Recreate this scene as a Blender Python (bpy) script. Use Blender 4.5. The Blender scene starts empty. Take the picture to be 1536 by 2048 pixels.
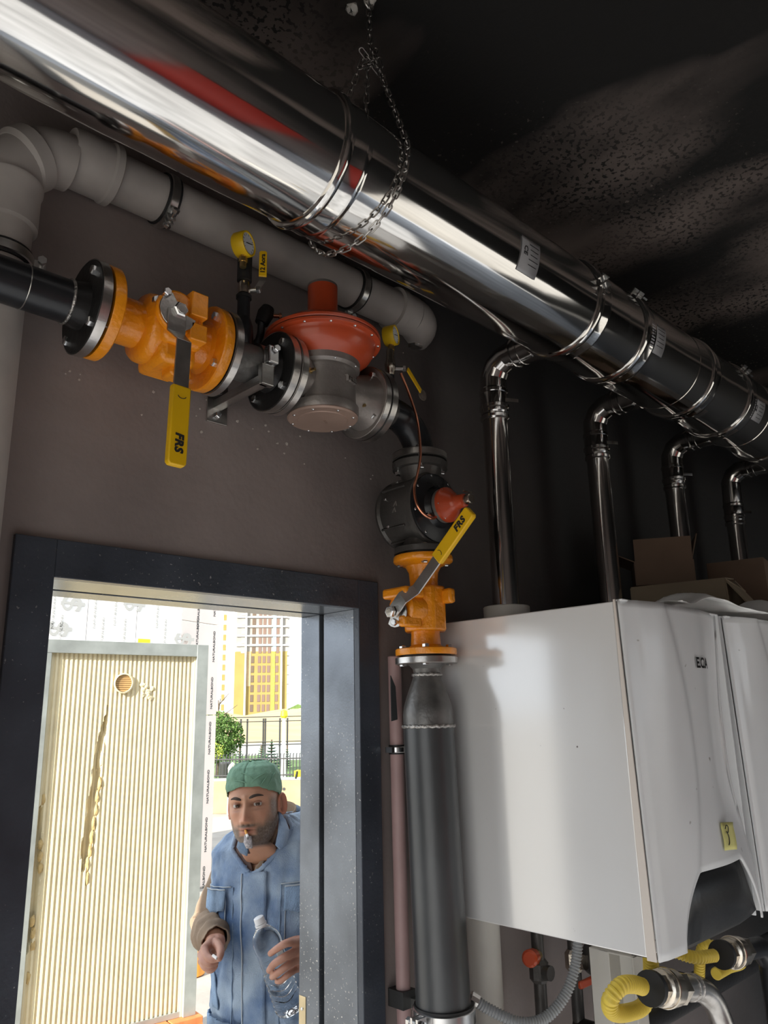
import bpy, bmesh, math, random
import numpy as np
from mathutils import Vector, Matrix, Quaternion, noise as mnoise

random.seed(7)
S = bpy.context.scene
COL = S.collection
PI = math.pi

# ------------------------------------------------------------------ camera, sky, sun, exposure
cam_d = bpy.data.cameras.new('camera')
cam = bpy.data.objects.new('camera', cam_d)
COL.objects.link(cam)
cam_d.sensor_fit = 'HORIZONTAL'
cam_d.sensor_width = 36.0
cam_d.lens = 36.0 * 1548.344 / 1536.0
cam_d.clip_start = 0.05
cam_d.clip_end = 3000
cam.matrix_world = Matrix(((0.72226485, -0.15992387, -0.67287283 * 1.0, 0.0),
                           (-0.69131112, -0.19584902, -0.69550852, -1.6),
                           (-0.02055308, 0.96750582, -0.25201201, 1.75),
                           (0, 0, 0, 1)))
S.camera = cam

W = bpy.data.worlds.new('sky')
S.world = W
W.use_nodes = True
nt = W.node_tree
bg = nt.nodes['Background']
bg.inputs[0].default_value = (0.86, 0.93, 1.0, 1)
bg.inputs[1].default_value = 1.6

sun_d = bpy.data.lights.new('sun', 'SUN')
sun_d.energy = 9.0
sun_d.color = (1.0, 0.945, 0.84)
sun_d.angle = 0.009
sun = bpy.data.objects.new('sun', sun_d)
COL.objects.link(sun)
sun.rotation_euler = Vector((1.0, 0.17, -0.45)).to_track_quat('-Z', 'Y').to_euler()
sun.location = (-20, -5, 15)

S.view_settings.view_transform = 'Standard'
S.view_settings.look = 'None'
S.view_settings.gamma = 1.0
S.view_settings.use_curve_mapping = False
S.view_settings.exposure = 0.36

# ------------------------------------------------------------------ materials
def mat(name, col, rough=0.5, metal=0.0, nscale=0.0, namt=0.0, bump=0.0, bscale=60.0, col2=None,
        thr=None, coat=0.0, rvar=0.0, stretch=None, spec=0.5, det=6.0):
    m = bpy.data.materials.new(name)
    m.use_nodes = True
    t = m.node_tree
    b = t.nodes['Principled BSDF']
    b.inputs['Base Color'].default_value = (*col, 1)
    b.inputs['Roughness'].default_value = rough
    b.inputs['Metallic'].default_value = metal
    b.inputs['Specular IOR Level'].default_value = spec
    if name == 'white_enamel':
        b.inputs['IOR'].default_value = 1.9
    if coat:
        b.inputs['Coat Weight'].default_value = coat
        b.inputs['Coat Roughness'].default_value = 0.08
    tc = t.nodes.new('ShaderNodeTexCoord')
    src = tc.outputs['Object']
    if stretch:
        mp = t.nodes.new('ShaderNodeMapping')
        mp.inputs['Scale'].default_value = stretch
        t.links.new(src, mp.inputs['Vector'])
        src = mp.outputs['Vector']
    if nscale:
        n = t.nodes.new('ShaderNodeTexNoise')
        n.inputs['Scale'].default_value = nscale
        n.inputs['Detail'].default_value = det
        t.links.new(src, n.inputs['Vector'])
        r = t.nodes.new('ShaderNodeValToRGB')
        c2 = col2 if col2 else tuple(max(0, c * (1 - namt)) for c in col)
        c1 = col if col2 else tuple(min(1, c * (1 + namt)) for c in col)
        lo, hi = thr if thr else (0.3, 0.7)
        r.color_ramp.elements[0].position = lo
        r.color_ramp.elements[0].color = (*c2, 1)
        r.color_ramp.elements[1].position = hi
        r.color_ramp.elements[1].color = (*c1, 1)
        t.links.new(n.outputs[0], r.inputs[0])
        t.links.new(r.outputs[0], b.inputs['Base Color'])
        if rvar:
            mr = t.nodes.new('ShaderNodeMapRange')
            mr.inputs[3].default_value = max(0.02, rough - rvar)
            mr.inputs[4].default_value = rough + rvar
            t.links.new(n.outputs[0], mr.inputs[0])
            t.links.new(mr.outputs[0], b.inputs['Roughness'])
    if bump:
        n2 = t.nodes.new('ShaderNodeTexNoise')
        n2.inputs['Scale'].default_value = bscale
        n2.inputs['Detail'].default_value = 4
        t.links.new(src, n2.inputs['Vector'])
        bp = t.nodes.new('ShaderNodeBump')
        bp.inputs['Strength'].default_value = bump
        bp.inputs['Distance'].default_value = 0.01
        t.links.new(n2.outputs[0], bp.inputs['Height'])
        t.links.new(bp.outputs[0], b.inputs['Normal'])
    return m

def speckle(m, scale, thr, col, mask=None):
    """specks of plaster and dust over a material's base colour"""
    t = m.node_tree
    b = t.nodes['Principled BSDF']
    tc = t.nodes.new('ShaderNodeTexCoord')
    v = t.nodes.new('ShaderNodeTexNoise')
    v.inputs['Scale'].default_value = scale
    v.inputs['Detail'].default_value = 2.0
    t.links.new(tc.outputs['Object'], v.inputs['Vector'])
    r = t.nodes.new('ShaderNodeValToRGB')
    r.color_ramp.elements[0].position = thr
    r.color_ramp.elements[0].color = (0, 0, 0, 1)
    r.color_ramp.elements[1].position = thr + 0.03
    r.color_ramp.elements[1].color = (1, 1, 1, 1)
    t.links.new(v.outputs[0], r.inputs[0])
    fac = r.outputs[0]
    if mask:
        n = t.nodes.new('ShaderNodeTexNoise')
        n.inputs['Scale'].default_value = mask
        t.links.new(tc.outputs['Object'], n.inputs['Vector'])
        r2 = t.nodes.new('ShaderNodeValToRGB')
        r2.color_ramp.elements[0].position = 0.45
        r2.color_ramp.elements[1].position = 0.62
        t.links.new(n.outputs[0], r2.inputs[0])
        mu = t.nodes.new('ShaderNodeMath')
        mu.operation = 'MULTIPLY'
        t.links.new(fac, mu.inputs[0])
        t.links.new(r2.outputs[0], mu.inputs[1])
        fac = mu.outputs[0]
    mx = t.nodes.new('ShaderNodeMix')
    mx.data_type = 'RGBA'
    mx.inputs[7].default_value = (*col, 1)
    old = b.inputs['Base Color']
    if old.is_linked:
        t.links.new(old.links[0].from_socket, mx.inputs[6])
    else:
        mx.inputs[6].default_value = old.default_value
    t.links.new(fac, mx.inputs[0])
    t.links.new(mx.outputs[2], old)
    return m

# points of the place from directions seen by the camera, at a given wall distance, height or depth
CAM = Vector((0, -1.6, 1.75))
ROT = cam.matrix_world.to_3x3()
def ray(px, py):
    return ROT @ Vector((px - 768, -(py - 1024), -1548.344))
def atY(px, py, y):
    r = ray(px, py)
    return CAM + r * ((y + 1.6) / r.y)
def atZ(px, py, z):
    r = ray(px, py)
    return CAM + r * ((z - 1.75) / r.z)
def atD(px, py, d):
    return CAM + ray(px, py) * (d / 1548.344)

MT = {}
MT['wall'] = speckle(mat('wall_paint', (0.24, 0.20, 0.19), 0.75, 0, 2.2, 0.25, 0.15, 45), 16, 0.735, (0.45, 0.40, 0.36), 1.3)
def wall_shade(m):
    """shade painted into the wall colour above the boilers, fading out towards the door"""
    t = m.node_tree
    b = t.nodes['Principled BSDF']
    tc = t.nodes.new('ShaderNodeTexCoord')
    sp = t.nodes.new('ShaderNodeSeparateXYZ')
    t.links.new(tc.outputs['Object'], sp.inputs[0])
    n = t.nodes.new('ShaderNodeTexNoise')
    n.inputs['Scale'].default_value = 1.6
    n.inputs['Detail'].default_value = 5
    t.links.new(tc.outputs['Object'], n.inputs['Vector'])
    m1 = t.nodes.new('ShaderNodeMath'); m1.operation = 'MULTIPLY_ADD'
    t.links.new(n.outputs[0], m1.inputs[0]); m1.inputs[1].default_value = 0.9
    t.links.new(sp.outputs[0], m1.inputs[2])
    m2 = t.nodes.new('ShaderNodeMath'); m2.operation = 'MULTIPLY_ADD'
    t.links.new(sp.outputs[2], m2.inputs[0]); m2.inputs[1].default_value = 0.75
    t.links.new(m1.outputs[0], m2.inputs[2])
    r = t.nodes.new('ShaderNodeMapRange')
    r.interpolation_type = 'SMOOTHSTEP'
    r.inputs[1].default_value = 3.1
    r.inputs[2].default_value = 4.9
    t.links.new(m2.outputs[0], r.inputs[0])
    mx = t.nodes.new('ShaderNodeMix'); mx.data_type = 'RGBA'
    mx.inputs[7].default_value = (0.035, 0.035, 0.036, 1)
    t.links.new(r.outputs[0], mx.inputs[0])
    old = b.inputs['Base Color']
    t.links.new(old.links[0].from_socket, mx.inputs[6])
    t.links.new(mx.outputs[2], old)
wall_shade(MT['wall'])  # mixes shade into the base colour of the walls
MT['ceil'] = mat('sooty_ceiling', (0.19, 0.152, 0.135), 0.9, 0, 0.9, 0, 0.2, 60, (0.006, 0.0055, 0.005), (0.47, 0.60), stretch=(1.3, 0.6, 1), det=4)
speckle(MT['ceil'], 62, 0.55, (0.010, 0.009, 0.008), 1.6)
speckle(MT['ceil'], 60, 0.66, (0.15, 0.125, 0.11), 1.1)
MT['chip'] = mat('bare_plaster', (0.52, 0.47, 0.43), 0.9)
MT['dab'] = mat('dull_filler', (0.25, 0.22, 0.19), 0.9, 0, 60, 0.3)
MT['floor'] = mat('concrete_floor', (0.58, 0.60, 0.64), 0.8, 0, 3, 0.3, 0.2, 30)
MT['trim'] = speckle(mat('door_frame_paint', (0.055, 0.064, 0.082), 0.34, 0.2, 5, 0.3, 0.10, 120, rvar=0.1), 140, 0.70, (0.34, 0.34, 0.34), 1.7)
MT['reveal'] = speckle(mat('jamb_paint', (0.19, 0.21, 0.24), 0.26, 0.55, 4, 0.35, 0.06, 160, rvar=0.12), 150, 0.66, (0.55, 0.54, 0.52), 2.6)
MT['strike'] = mat('brass_strike', (0.62, 0.52, 0.34), 0.35, 0.9, 20, 0.15)
MT['black'] = mat('black_gap', (0.006, 0.006, 0.006), 0.9)
MT['pvc'] = mat('grey_pvc', (0.40, 0.365, 0.34), 0.55, 0, 7, 0.16, 0.05, 20)
MT['pvcw'] = mat('pale_pvc', (0.56, 0.54, 0.50), 0.5, 0, 5, 0.1)
MT['pink'] = mat('pink_plastic', (0.46, 0.30, 0.29), 0.5, 0, 9, 0.1)
MT['rubber'] = mat('black_rubber', (0.012, 0.012, 0.013), 0.55)
MT['inox'] = mat('polished_stainless', (0.74, 0.725, 0.705), 0.10, 1.0, 3.0, 0.05, 0.05, 5.0, stretch=(0.35, 2.2, 2.2), rvar=0.05)
MT['inoxd'] = mat('flue_stainless', (0.58, 0.565, 0.55), 0.13, 1.0, 4.0, 0.08, 0.04, 7.0, rvar=0.04)
MT['chain'] = mat('zinc_chain', (0.46, 0.44, 0.42), 0.32, 1.0, 30, 0.2)
MT['zinc'] = mat('zinc_plated', (0.60, 0.59, 0.57), 0.28, 1.0, 20, 0.15, 0.05, 80)
MT['bolt'] = mat('bright_bolt', (0.72, 0.72, 0.72), 0.25, 1.0)
MT['steeledge'] = mat('turned_steel', (0.55, 0.53, 0.51), 0.3, 1.0, 18, 0.25, 0.05, 120)
MT['blackpipe'] = mat('black_steel', (0.022, 0.023, 0.026), 0.30, 0.35, 6, 0.4, 0.06, 50, rvar=0.1)
MT['flangeblk'] = mat('blackened_flange', (0.020, 0.019, 0.019), 0.42, 0.3, 9, 0.4, 0.12, 60)
MT['pipegrey'] = mat('raw_steel_pipe', (0.085, 0.088, 0.092), 0.36, 0.55, 3.5, 0.35, 0.06, 40, rvar=0.1, stretch=(1, 1, 0.5))
MT['redsteel'] = mat('reducer_steel', (0.17, 0.165, 0.16), 0.42, 0.6, 14, 0.4, 0.12, 90, rvar=0.08)
MT['weld'] = mat('weld_bead', (0.50, 0.48, 0.46), 0.3, 0.9, 60, 0.5, 0.6, 160)
MT['orange'] = mat('orange_paint', (0.86, 0.295, 0.008), 0.27, 0, 6, 0.10, 0.30, 75, coat=0.4)
MT['redp'] = mat('orange_red_paint', (0.46, 0.062, 0.018), 0.34, 0, 5, 0.12, 0.05, 60, coat=0.2)
MT['alu'] = mat('cast_aluminium', (0.27, 0.245, 0.23), 0.40, 0.6, 10, 0.22, 0.10, 110)
MT['alud'] = mat('dark_casting', (0.085, 0.080, 0.076), 0.42, 0.5, 9, 0.3, 0.12, 90)
MT['cover'] = mat('primed_cover', (0.34, 0.235, 0.19), 0.5, 0.3, 8, 0.15, 0.04, 90)
MT['yellow'] = mat('yellow_grip', (0.80, 0.47, 0.005), 0.38, 0, 5, 0.1, 0.04, 60)
MT['yellowg'] = mat('yellow_gauge_plastic', (0.74, 0.47, 0.01), 0.4)
MT['dial'] = mat('dial_white', (0.72, 0.74, 0.76), 0.5)
MT['ink'] = mat('black_ink', (0.012, 0.012, 0.012), 0.7)
MT['brass'] = mat('brass', (0.66, 0.50, 0.24), 0.3, 1.0, 12, 0.15)
MT['nickel'] = mat('nickel_brass', (0.62, 0.56, 0.48), 0.24, 1.0, 9, 0.2, 0.05, 70)
MT['copper'] = mat('copper_tube', (0.72, 0.30, 0.18), 0.28, 1.0, 10, 0.2)
MT['boiler'] = speckle(mat('white_enamel', (0.83, 0.82, 0.815), 0.15, 0, 2, 0.03, 0.015, 3, coat=0.6, spec=1.0), 55, 0.755, (0.16, 0.13, 0.12))
MT['boilerf'] = speckle(mat('white_front_plastic', (0.83, 0.84, 0.85), 0.26, 0, 4, 0.05, coat=0.1), 26, 0.74, (0.40, 0.39, 0.37), 2.0)
MT['boilert'] = mat('warm_lit_edge', (0.74, 0.67, 0.61), 0.3)  # warm light put into the colour of the first boiler's edge strip
MT['bblack'] = mat('black_panel_plastic', (0.014, 0.014, 0.015), 0.4, 0, 8, 0.3, 0.05, 70)
MT['note'] = mat('yellow_note', (0.72, 0.68, 0.25), 0.7)
MT['card'] = mat('cardboard', (0.15, 0.10, 0.07), 0.85, 0, 5, 0.15)
MT['cardl'] = mat('pale_cardboard', (0.22, 0.175, 0.12), 0.85, 0, 6, 0.15)
MT['redink'] = mat('red_ink', (0.60, 0.08, 0.05), 0.7)
MT['sheet'] = mat('white_plastic_bag', (0.86, 0.86, 0.84), 0.35, 0, 9, 0.08, 0.3, 18)
MT['corr'] = mat('grey_conduit', (0.27, 0.28, 0.29), 0.45)
MT['yhose'] = mat('yellow_hose', (0.74, 0.55, 0.07), 0.45)
MT['sticker'] = mat('grey_sticker', (0.36, 0.36, 0.37), 0.45)
MT['foam'] = mat('pale_foam', (0.75, 0.66, 0.44), 0.8, 0, 9, 0.07, 0.1, 40)
MT['foamcut'] = mat('torn_foam', (0.52, 0.38, 0.17), 0.9, 0, 30, 0.2, 0.6, 50)
MT['galv'] = mat('galvanised_profile', (0.40, 0.43, 0.41), 0.5, 0.35, 7, 0.2, 0.05, 30)
MT['wood'] = mat('slatted_wood', (0.55, 0.34, 0.14), 0.7, 0, 12, 0.2)
MT['clay'] = mat('clay_brick', (0.62, 0.21, 0.07), 0.85, 0, 12, 0.2, 0.2, 40)
MT['film'] = mat('protective_film', (0.78, 0.77, 0.75), 0.35, 0, 2, 0.04)
MT['filmr'] = mat('protective_film_pinkish', (0.80, 0.70, 0.64), 0.35, 0, 2, 0.05)
MT['filmtext'] = mat('film_print', (0.09, 0.09, 0.09), 0.6)
MT['filmtext2'] = mat('film_print_pale', (0.42, 0.42, 0.40), 0.6)
MT['asphalt'] = mat('dusty_ground', (0.36, 0.335, 0.30), 0.9, 0, 1.4, 0.2, 0.3, 25)
MT['conc'] = mat('sandy_concrete', (0.42, 0.30, 0.165), 0.85, 0, 3, 0.12, 0.15, 15)
MT['grass'] = mat('grass_strip', (0.10, 0.17, 0.045), 0.9, 0, 1.5, 0.35)
MT['dry'] = mat('dry_hill', (0.46, 0.34, 0.17), 0.95, 0, 0.12, 0.2)
MT['iron'] = mat('black_iron', (0.05, 0.05, 0.05), 0.5, 0.2)
MT['leaf'] = mat('leaf_green', (0.085, 0.16, 0.03), 0.7, 0, 2, 0.4)
MT['leafy'] = mat('yellow_green_leaf', (0.40, 0.46, 0.05), 0.7, 0, 2, 0.3)
MT['fir'] = mat('fir_green', (0.07, 0.15, 0.085), 0.8, 0, 2, 0.3)
MT['bark'] = mat('bark', (0.12, 0.085, 0.06), 0.9, 0, 12, 0.3)
MT['tyellow'] = mat('tower_insulation', (0.29, 0.21, 0.06), 0.8, 0, 0.25, 0.08)
MT['twhite'] = mat('tower_white', (0.80, 0.80, 0.78), 0.8)
MT['tgrey'] = mat('tower_concrete', (0.30, 0.28, 0.25), 0.85, 0, 0.3, 0.1)
MT['tbrown'] = mat('tower_openings', (0.17, 0.11, 0.085), 0.8)
MT['tblue'] = mat('tower_blue_strip', (0.38, 0.52, 0.58), 0.8)
MT['post'] = mat('white_post', (0.75, 0.74, 0.70), 0.6)
MT['yel2'] = mat('yellow_plastic', (0.85, 0.70, 0.02), 0.5)
MT['orng'] = mat('orange_plastic', (0.85, 0.36, 0.05), 0.5)
MT['redsheet'] = mat('red_steel', (0.55, 0.035, 0.02), 0.45)
MT['carpaint'] = mat('silver_car_paint', (0.62, 0.66, 0.70), 0.25, 0.4)
MT['glassd'] = mat('dark_glass', (0.03, 0.035, 0.04), 0.1)

# ------------------------------------------------------------------ helpers
def basis(axis):
    a = Vector(axis).normalized()
    h = Vector((0, 0, 1)) if abs(a.z) < 0.9 else Vector((1, 0, 0))
    u = h.cross(a).normalized()
    return a, u, a.cross(u)

def wloc(o):
    p = Vector((0, 0, 0))
    while o is not None:
        p += o.location
        o = o.parent
    return p

class MB:
    def __init__(s):
        s.v = []
        s.f = []
    def add(s, vs, fs):
        k = len(s.v)
        s.v += [tuple(x) for x in vs]
        s.f += [tuple(i + k for i in f) for f in fs]
        return s
    def box(s, c, d, R=None):
        x, y, z = d[0] / 2, d[1] / 2, d[2] / 2
        vs = [Vector((a * x, b * y, e * z)) for a in (-1, 1) for b in (-1, 1) for e in (-1, 1)]
        if R:
            vs = [R @ q for q in vs]
        c = Vector(c)
        return s.add([q + c for q in vs], [(0, 1, 3, 2), (4, 6, 7, 5), (0, 4, 5, 1), (2, 3, 7, 6), (0, 2, 6, 4), (1, 5, 7, 3)])
    def bb(s, lo, hi):
        return s.box([(a + b) / 2 for a, b in zip(lo, hi)], [abs(b - a) for a, b in zip(lo, hi)])
    def lathe(s, prof, o, axis, n=32, a0=0.0, squash=None):
        a, u, w = basis(axis)
        o = Vector(o)
        vs, fs = [], []
        for (t, r) in prof:
            for i in range(n):
                q = a0 + 2 * PI * i / n
                vs.append(o + a * t + u * (r * math.cos(q)) + w * (r * math.sin(q)))
        m = len(prof)
        for j in range(m - 1):
            for i in range(n):
                i2 = (i + 1) % n
                fs.append((j * n + i, j * n + i2, (j + 1) * n + i2, (j + 1) * n + i))
        if prof[0][1] > 1e-6:
            fs.append(tuple(reversed(range(n))))
        if prof[-1][1] > 1e-6:
            fs.append(tuple((m - 1) * n + i for i in range(n)))
        return s.add(vs, fs)
    def cyl(s, p, q, r, n=24, ch=0.0):
        p, q = Vector(p), Vector(q)
        L = (q - p).length
        pr = [(0, r), (L, r)] if not ch else [(0, r - ch), (ch, r), (L - ch, r), (L, r - ch)]
        return s.lathe(pr, p, q - p, n)
    def tube(s, pts, r, n=12, cap=True, closed=False):
        pts = [Vector(p) for p in pts]
        m = len(pts)
        rs = r if isinstance(r, (list, tuple)) else [r] * m
        vs, fs = [], []
        tang = []
        for i in range(m):
            if closed:
                t = pts[(i + 1) % m] - pts[i - 1]
            else:
                t = pts[min(i + 1, m - 1)] - pts[max(i - 1, 0)]
            tang.append(t.normalized())
        a, u, w = basis(tang[0])
        for i in range(m):
            if i:
                qd = tang[i - 1].rotation_difference(tang[i])
                u = (qd @ u).normalized()
            w = tang[i].cross(u)
            for k in range(n):
                q = 2 * PI * k / n
                vs.append(pts[i] + (u * math.cos(q) + w * math.sin(q)) * rs[i])
        for i in range(m if closed else m - 1):
            for k in range(n):
                k2 = (k + 1) % n
                j = (i + 1) % m
                fs.append((i * n + k, i * n + k2, j * n + k2, j * n + k))
        if cap and not closed:
            fs.append(tuple(reversed(range(n))))
            fs.append(tuple((m - 1) * n + k for k in range(n)))
        return s.add(vs, fs)
    def prism(s, poly, o, ux, uy, h):
        """flat outline poly in the plane (ux,uy) at o, thickened by h along ux x uy"""
        o, ux, uy = Vector(o), Vector(ux), Vector(uy)
        n = ux.cross(uy).normalized() * h
        k = len(poly)
        vs = [o + ux * x + uy * y for x, y in poly] + [o + ux * x + uy * y + n for x, y in poly]
        fs = [tuple(reversed(range(k))), tuple(range(k, 2 * k))]
        fs += [(i, (i + 1) % k, k + (i + 1) % k, k + i) for i in range(k)]
        return s.add(vs, fs)
    def grid(s, P):
        """P[i][j] points"""
        n, m = len(P), len(P[0])
        vs = [p for row in P for p in row]
        fs = [(i * m + j, (i + 1) * m + j, (i + 1) * m + j + 1, i * m + j + 1) for i in range(n - 1) for j in range(m - 1)]
        return s.add(vs, fs)
    def mesh(s, name, off=(0, 0, 0)):
        me = bpy.data.meshes.new(name)
        ox, oy, oz = off
        me.from_pydata([(x - ox, y - oy, z - oz) for x, y, z in s.v], [], s.f)
        me.validate()
        me.update()
        bm = bmesh.new()
        bm.from_mesh(me)
        bmesh.ops.recalc_face_normals(bm, faces=bm.faces)
        bm.to_mesh(me)
        bm.free()
        return me
    def build(s, name, m, parent=None, smooth=True, bevel=0.0, label=None, angle=35, solid=0.0, sub=0):
        off = wloc(parent) if parent is not None else Vector((0, 0, 0))
        me = s.mesh(name, off)
        o = bpy.data.objects.new(name, me)
        COL.objects.link(o)
        o.parent = parent
        me.materials.append(MT[m] if isinstance(m, str) else m)
        if smooth:
            me.shade_smooth()
            me.set_sharp_from_angle(angle=math.radians(angle))
        if solid:
            q = o.modifiers.new('solid', 'SOLIDIFY')
            q.thickness = solid
            q.offset = 0
        if bevel:
            q = o.modifiers.new('edges', 'BEVEL')
            q.width = bevel
            q.segments = 2
            q.limit_method = 'ANGLE'
            q.angle_limit = math.radians(40)
        if sub:
            q = o.modifiers.new('sub', 'SUBSURF')
            q.levels = q.render_levels = sub
        if label:
            o['label'] = label
        return o

def tag(o, label, cat, group=None, kind=None):
    if label:
        o['label'] = label
    if cat:
        o['category'] = cat
    if group:
        o['group'] = group
    if kind:
        o['kind'] = kind
    return o

def thing(name, label, cat, loc=(0, 0, 0), group=None):
    o = bpy.data.objects.new(name, None)
    o.empty_display_size = 0.05
    o.location = loc
    COL.objects.link(o)
    return tag(o, label, cat, group)

def place(me, name, parent, loc, axis=None, R=None):
    """one more object sharing mesh me, at world loc, its local z along axis"""
    o = bpy.data.objects.new(name, me)
    COL.objects.link(o)
    o.parent = parent
    o.location = Vector(loc) - (wloc(parent) if parent is not None else Vector((0, 0, 0)))
    if axis is not None:
        o.rotation_euler = Vector(axis).to_track_quat('Z', 'Y').to_euler()
    if R is not None:
        o.rotation_euler = R.to_euler()
    return o

def struct(name, mb, m, **k):
    o = mb.build(name, m, k.pop('parent', None), **k)
    o['kind'] = 'structure'
    return o

def text(parent, name, s, size, o, ux, uy, m, h=0.0006, bold=0.0, shear=0.0, align='CENTER', spacing=1.0):
    c = bpy.data.curves.new(name, 'FONT')
    c.body = s
    c.size = size
    c.extrude = h
    c.offset = bold
    c.shear = shear
    c.align_x = align
    c.align_y = 'CENTER'
    c.space_character = spacing
    c.resolution_u = 3
    t = bpy.data.objects.new(name, c)
    COL.objects.link(t)
    dg = bpy.context.evaluated_depsgraph_get()
    me = bpy.data.meshes.new_from_object(t.evaluated_get(dg))
    COL.objects.unlink(t)
    bpy.data.objects.remove(t)
    ux, uy = Vector(ux).normalized(), Vector(uy).normalized()
    n = ux.cross(uy)
    off = Vector(o) - wloc(parent)
    for v in me.vertices:
        p = v.co.copy()
        v.co = off + ux * p.x + uy * p.y + n * p.z
    me.materials.clear()
    me.materials.append(MT[m])
    me.name = name
    ob = bpy.data.objects.new(name, me)
    COL.objects.link(ob)
    ob.parent = parent
    return ob

def arc(c, u, v, r, a0, a1, n):
    c, u, v = Vector(c), Vector(u), Vector(v)
    return [c + u * (r * math.cos(a0 + (a1 - a0) * i / n)) + v * (r * math.sin(a0 + (a1 - a0) * i / n)) for i in range(n + 1)]

def bez(pts, n=24):
    """Catmull-Rom through pts"""
    p = [Vector(q) for q in pts]
    p = [p[0] * 2 - p[1]] + p + [p[-1] * 2 - p[-2]]
    out = []
    segs = len(p) - 3
    for i in range(segs):
        a, b, c, d = p[i:i + 4]
        k = max(2, n // segs)
        for j in range(k):
            t = j / k
            out.append(0.5 * ((2 * b) + (c - a) * t + (2 * a - 5 * b + 4 * c - d) * t * t + (3 * b - a - 3 * c + d) * t ** 3))
    out.append(p[-2])
    return out

def hexbolt_mesh(name, r=0.009, head=0.008, shaft=0.05, nut=True):
    b = MB()
    b.lathe([(0, r), (head * 0.8, r), (head, r * 0.82)], (0, 0, 0), (0, 0, 1), 6)
    b.lathe([(-shaft, r * 0.52), (0, r * 0.52)], (0, 0, 0), (0, 0, 1), 10)
    if nut:
        b.lathe([(-shaft * 0.8 - head, r), (-shaft * 0.8, r)], (0, 0, 0), (0, 0, 1), 6)
    me = b.mesh(name)
    me.materials.append(MT['bolt'])
    return me

def screw_mesh(name, r=0.0042, h=0.0035, m='bolt'):
    b = MB()
    b.lathe([(-0.003, r), (h * 0.6, r), (h, r * 0.6)], (0, 0, 0), (0, 0, 1), 8)
    me = b.mesh(name)
    me.materials.append(MT[m])
    for p in me.polygons:
        p.use_smooth = False
    return me

BOLT = hexbolt_mesh('bolt', 0.0105, 0.0095, 0.05)
BOLTS = hexbolt_mesh('bolt', 0.0095, 0.009, 0.046)
SCREW = screw_mesh('screw')

def bolt_ring(parent, c, axis, r, n, a0=0.3, me=None, name='bolt'):
    a, u, w = basis(axis)
    for i in range(n):
        q = a0 + 2 * PI * i / n
        place(me or BOLT, name, parent, Vector(c) + u * (r * math.cos(q)) + w * (r * math.sin(q)), axis)

def flange(parent, c, axis, r, th, m, bore=None, name='flange', rim=None):
    b = MB()
    ch = 0.002
    b.lathe([(0, r - ch), (ch, r), (th - ch, r), (th, r - ch)], c, axis, 48)
    o = b.build(name, m, parent)
    if rim:
        q = MB()
        q.lathe([(0.0015, r + 0.0003), (0.0015, r + 0.0012), (th - 0.0015, r + 0.0012), (th - 0.0015, r + 0.0003)], c, axis, 48)
        q.build('machined_rim', rim, o)
    return o
# ------------------------------------------------------------------ the room
T = 0.25
YB = -3.2
w = MB()
w.bb((-1.6, 0, 0), (0.515, T, 3.45)).bb((1.506, 0, 0), (5.5, T, 3.45)).bb((0.515, 0, 2.113), (1.506, T, 3.45))
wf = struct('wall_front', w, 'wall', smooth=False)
rnd = random.Random(5)
for px, py, s in ((139, 743, 4), (131, 748, 3), (158, 760, 4), (160, 749, 3), (306, 784, 6), (283, 830, 4), (385, 772, 4), (413, 800, 4), (399, 818, 3), (392, 832, 3), (475, 843, 6), (402, 864, 6), (531, 851, 5), (537, 863, 4), (555, 887, 5), (573, 888, 8),
                  (515, 898, 5), (568, 907, 4), (600, 873, 4), (608, 928, 3), (690, 916, 3), (741, 958, 4), (745, 951, 3), (806, 706, 3), (553, 887, 3), (505, 858, 3)):
    c_ = atY(px, py, 0.0)
    k_ = s * 0.0007
    pts_ = [(k_ * rnd.uniform(.6, 1.3) * math.cos(q), k_ * rnd.uniform(.5, 1.0) * math.sin(q)) for q in np.linspace(0, 2 * PI, 8)[:-1]]
    MB().prism(pts_, c_ - Vector((0, 0.0004, 0)), (1, 0, 0), (0, 0, 1), 0.0015).build('paint_chip', 'chip', wf, smooth=False)
c_ = atY(845, 790, 0.0)
MB().lathe([(0, 0.020), (0.002, 0.018), (0.003, 0.008), (0.0035, 0.0)], c_, (0, -1, 0), 11, squash=None).build('plaster_dab', 'dab', wf)
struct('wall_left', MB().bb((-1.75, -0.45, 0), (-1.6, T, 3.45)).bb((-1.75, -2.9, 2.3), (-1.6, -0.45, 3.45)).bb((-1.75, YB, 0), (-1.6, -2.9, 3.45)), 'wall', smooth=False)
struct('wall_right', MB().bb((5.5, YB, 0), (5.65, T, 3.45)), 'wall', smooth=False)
OPX0, OPX1, OPZ = 3.0, 4.9, 2.2
wb = MB()
wb.bb((-1.75, YB - 0.15, 0), (OPX0, YB, 3.45)).bb((OPX1, YB - 0.15, 0), (5.65, YB, 3.45)).bb((OPX0, YB - 0.15, OPZ), (OPX1, YB, 3.45))
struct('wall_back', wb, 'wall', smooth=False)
struct('floor', MB().bb((-1.75, YB - 0.15, -0.1), (5.65, T, 0.0)), 'floor', smooth=False)
struct('ceiling', MB().bb((-1.75, YB - 0.15, 3.45), (5.65, T + 0.15, 3.6)), 'ceil', smooth=False)

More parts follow.
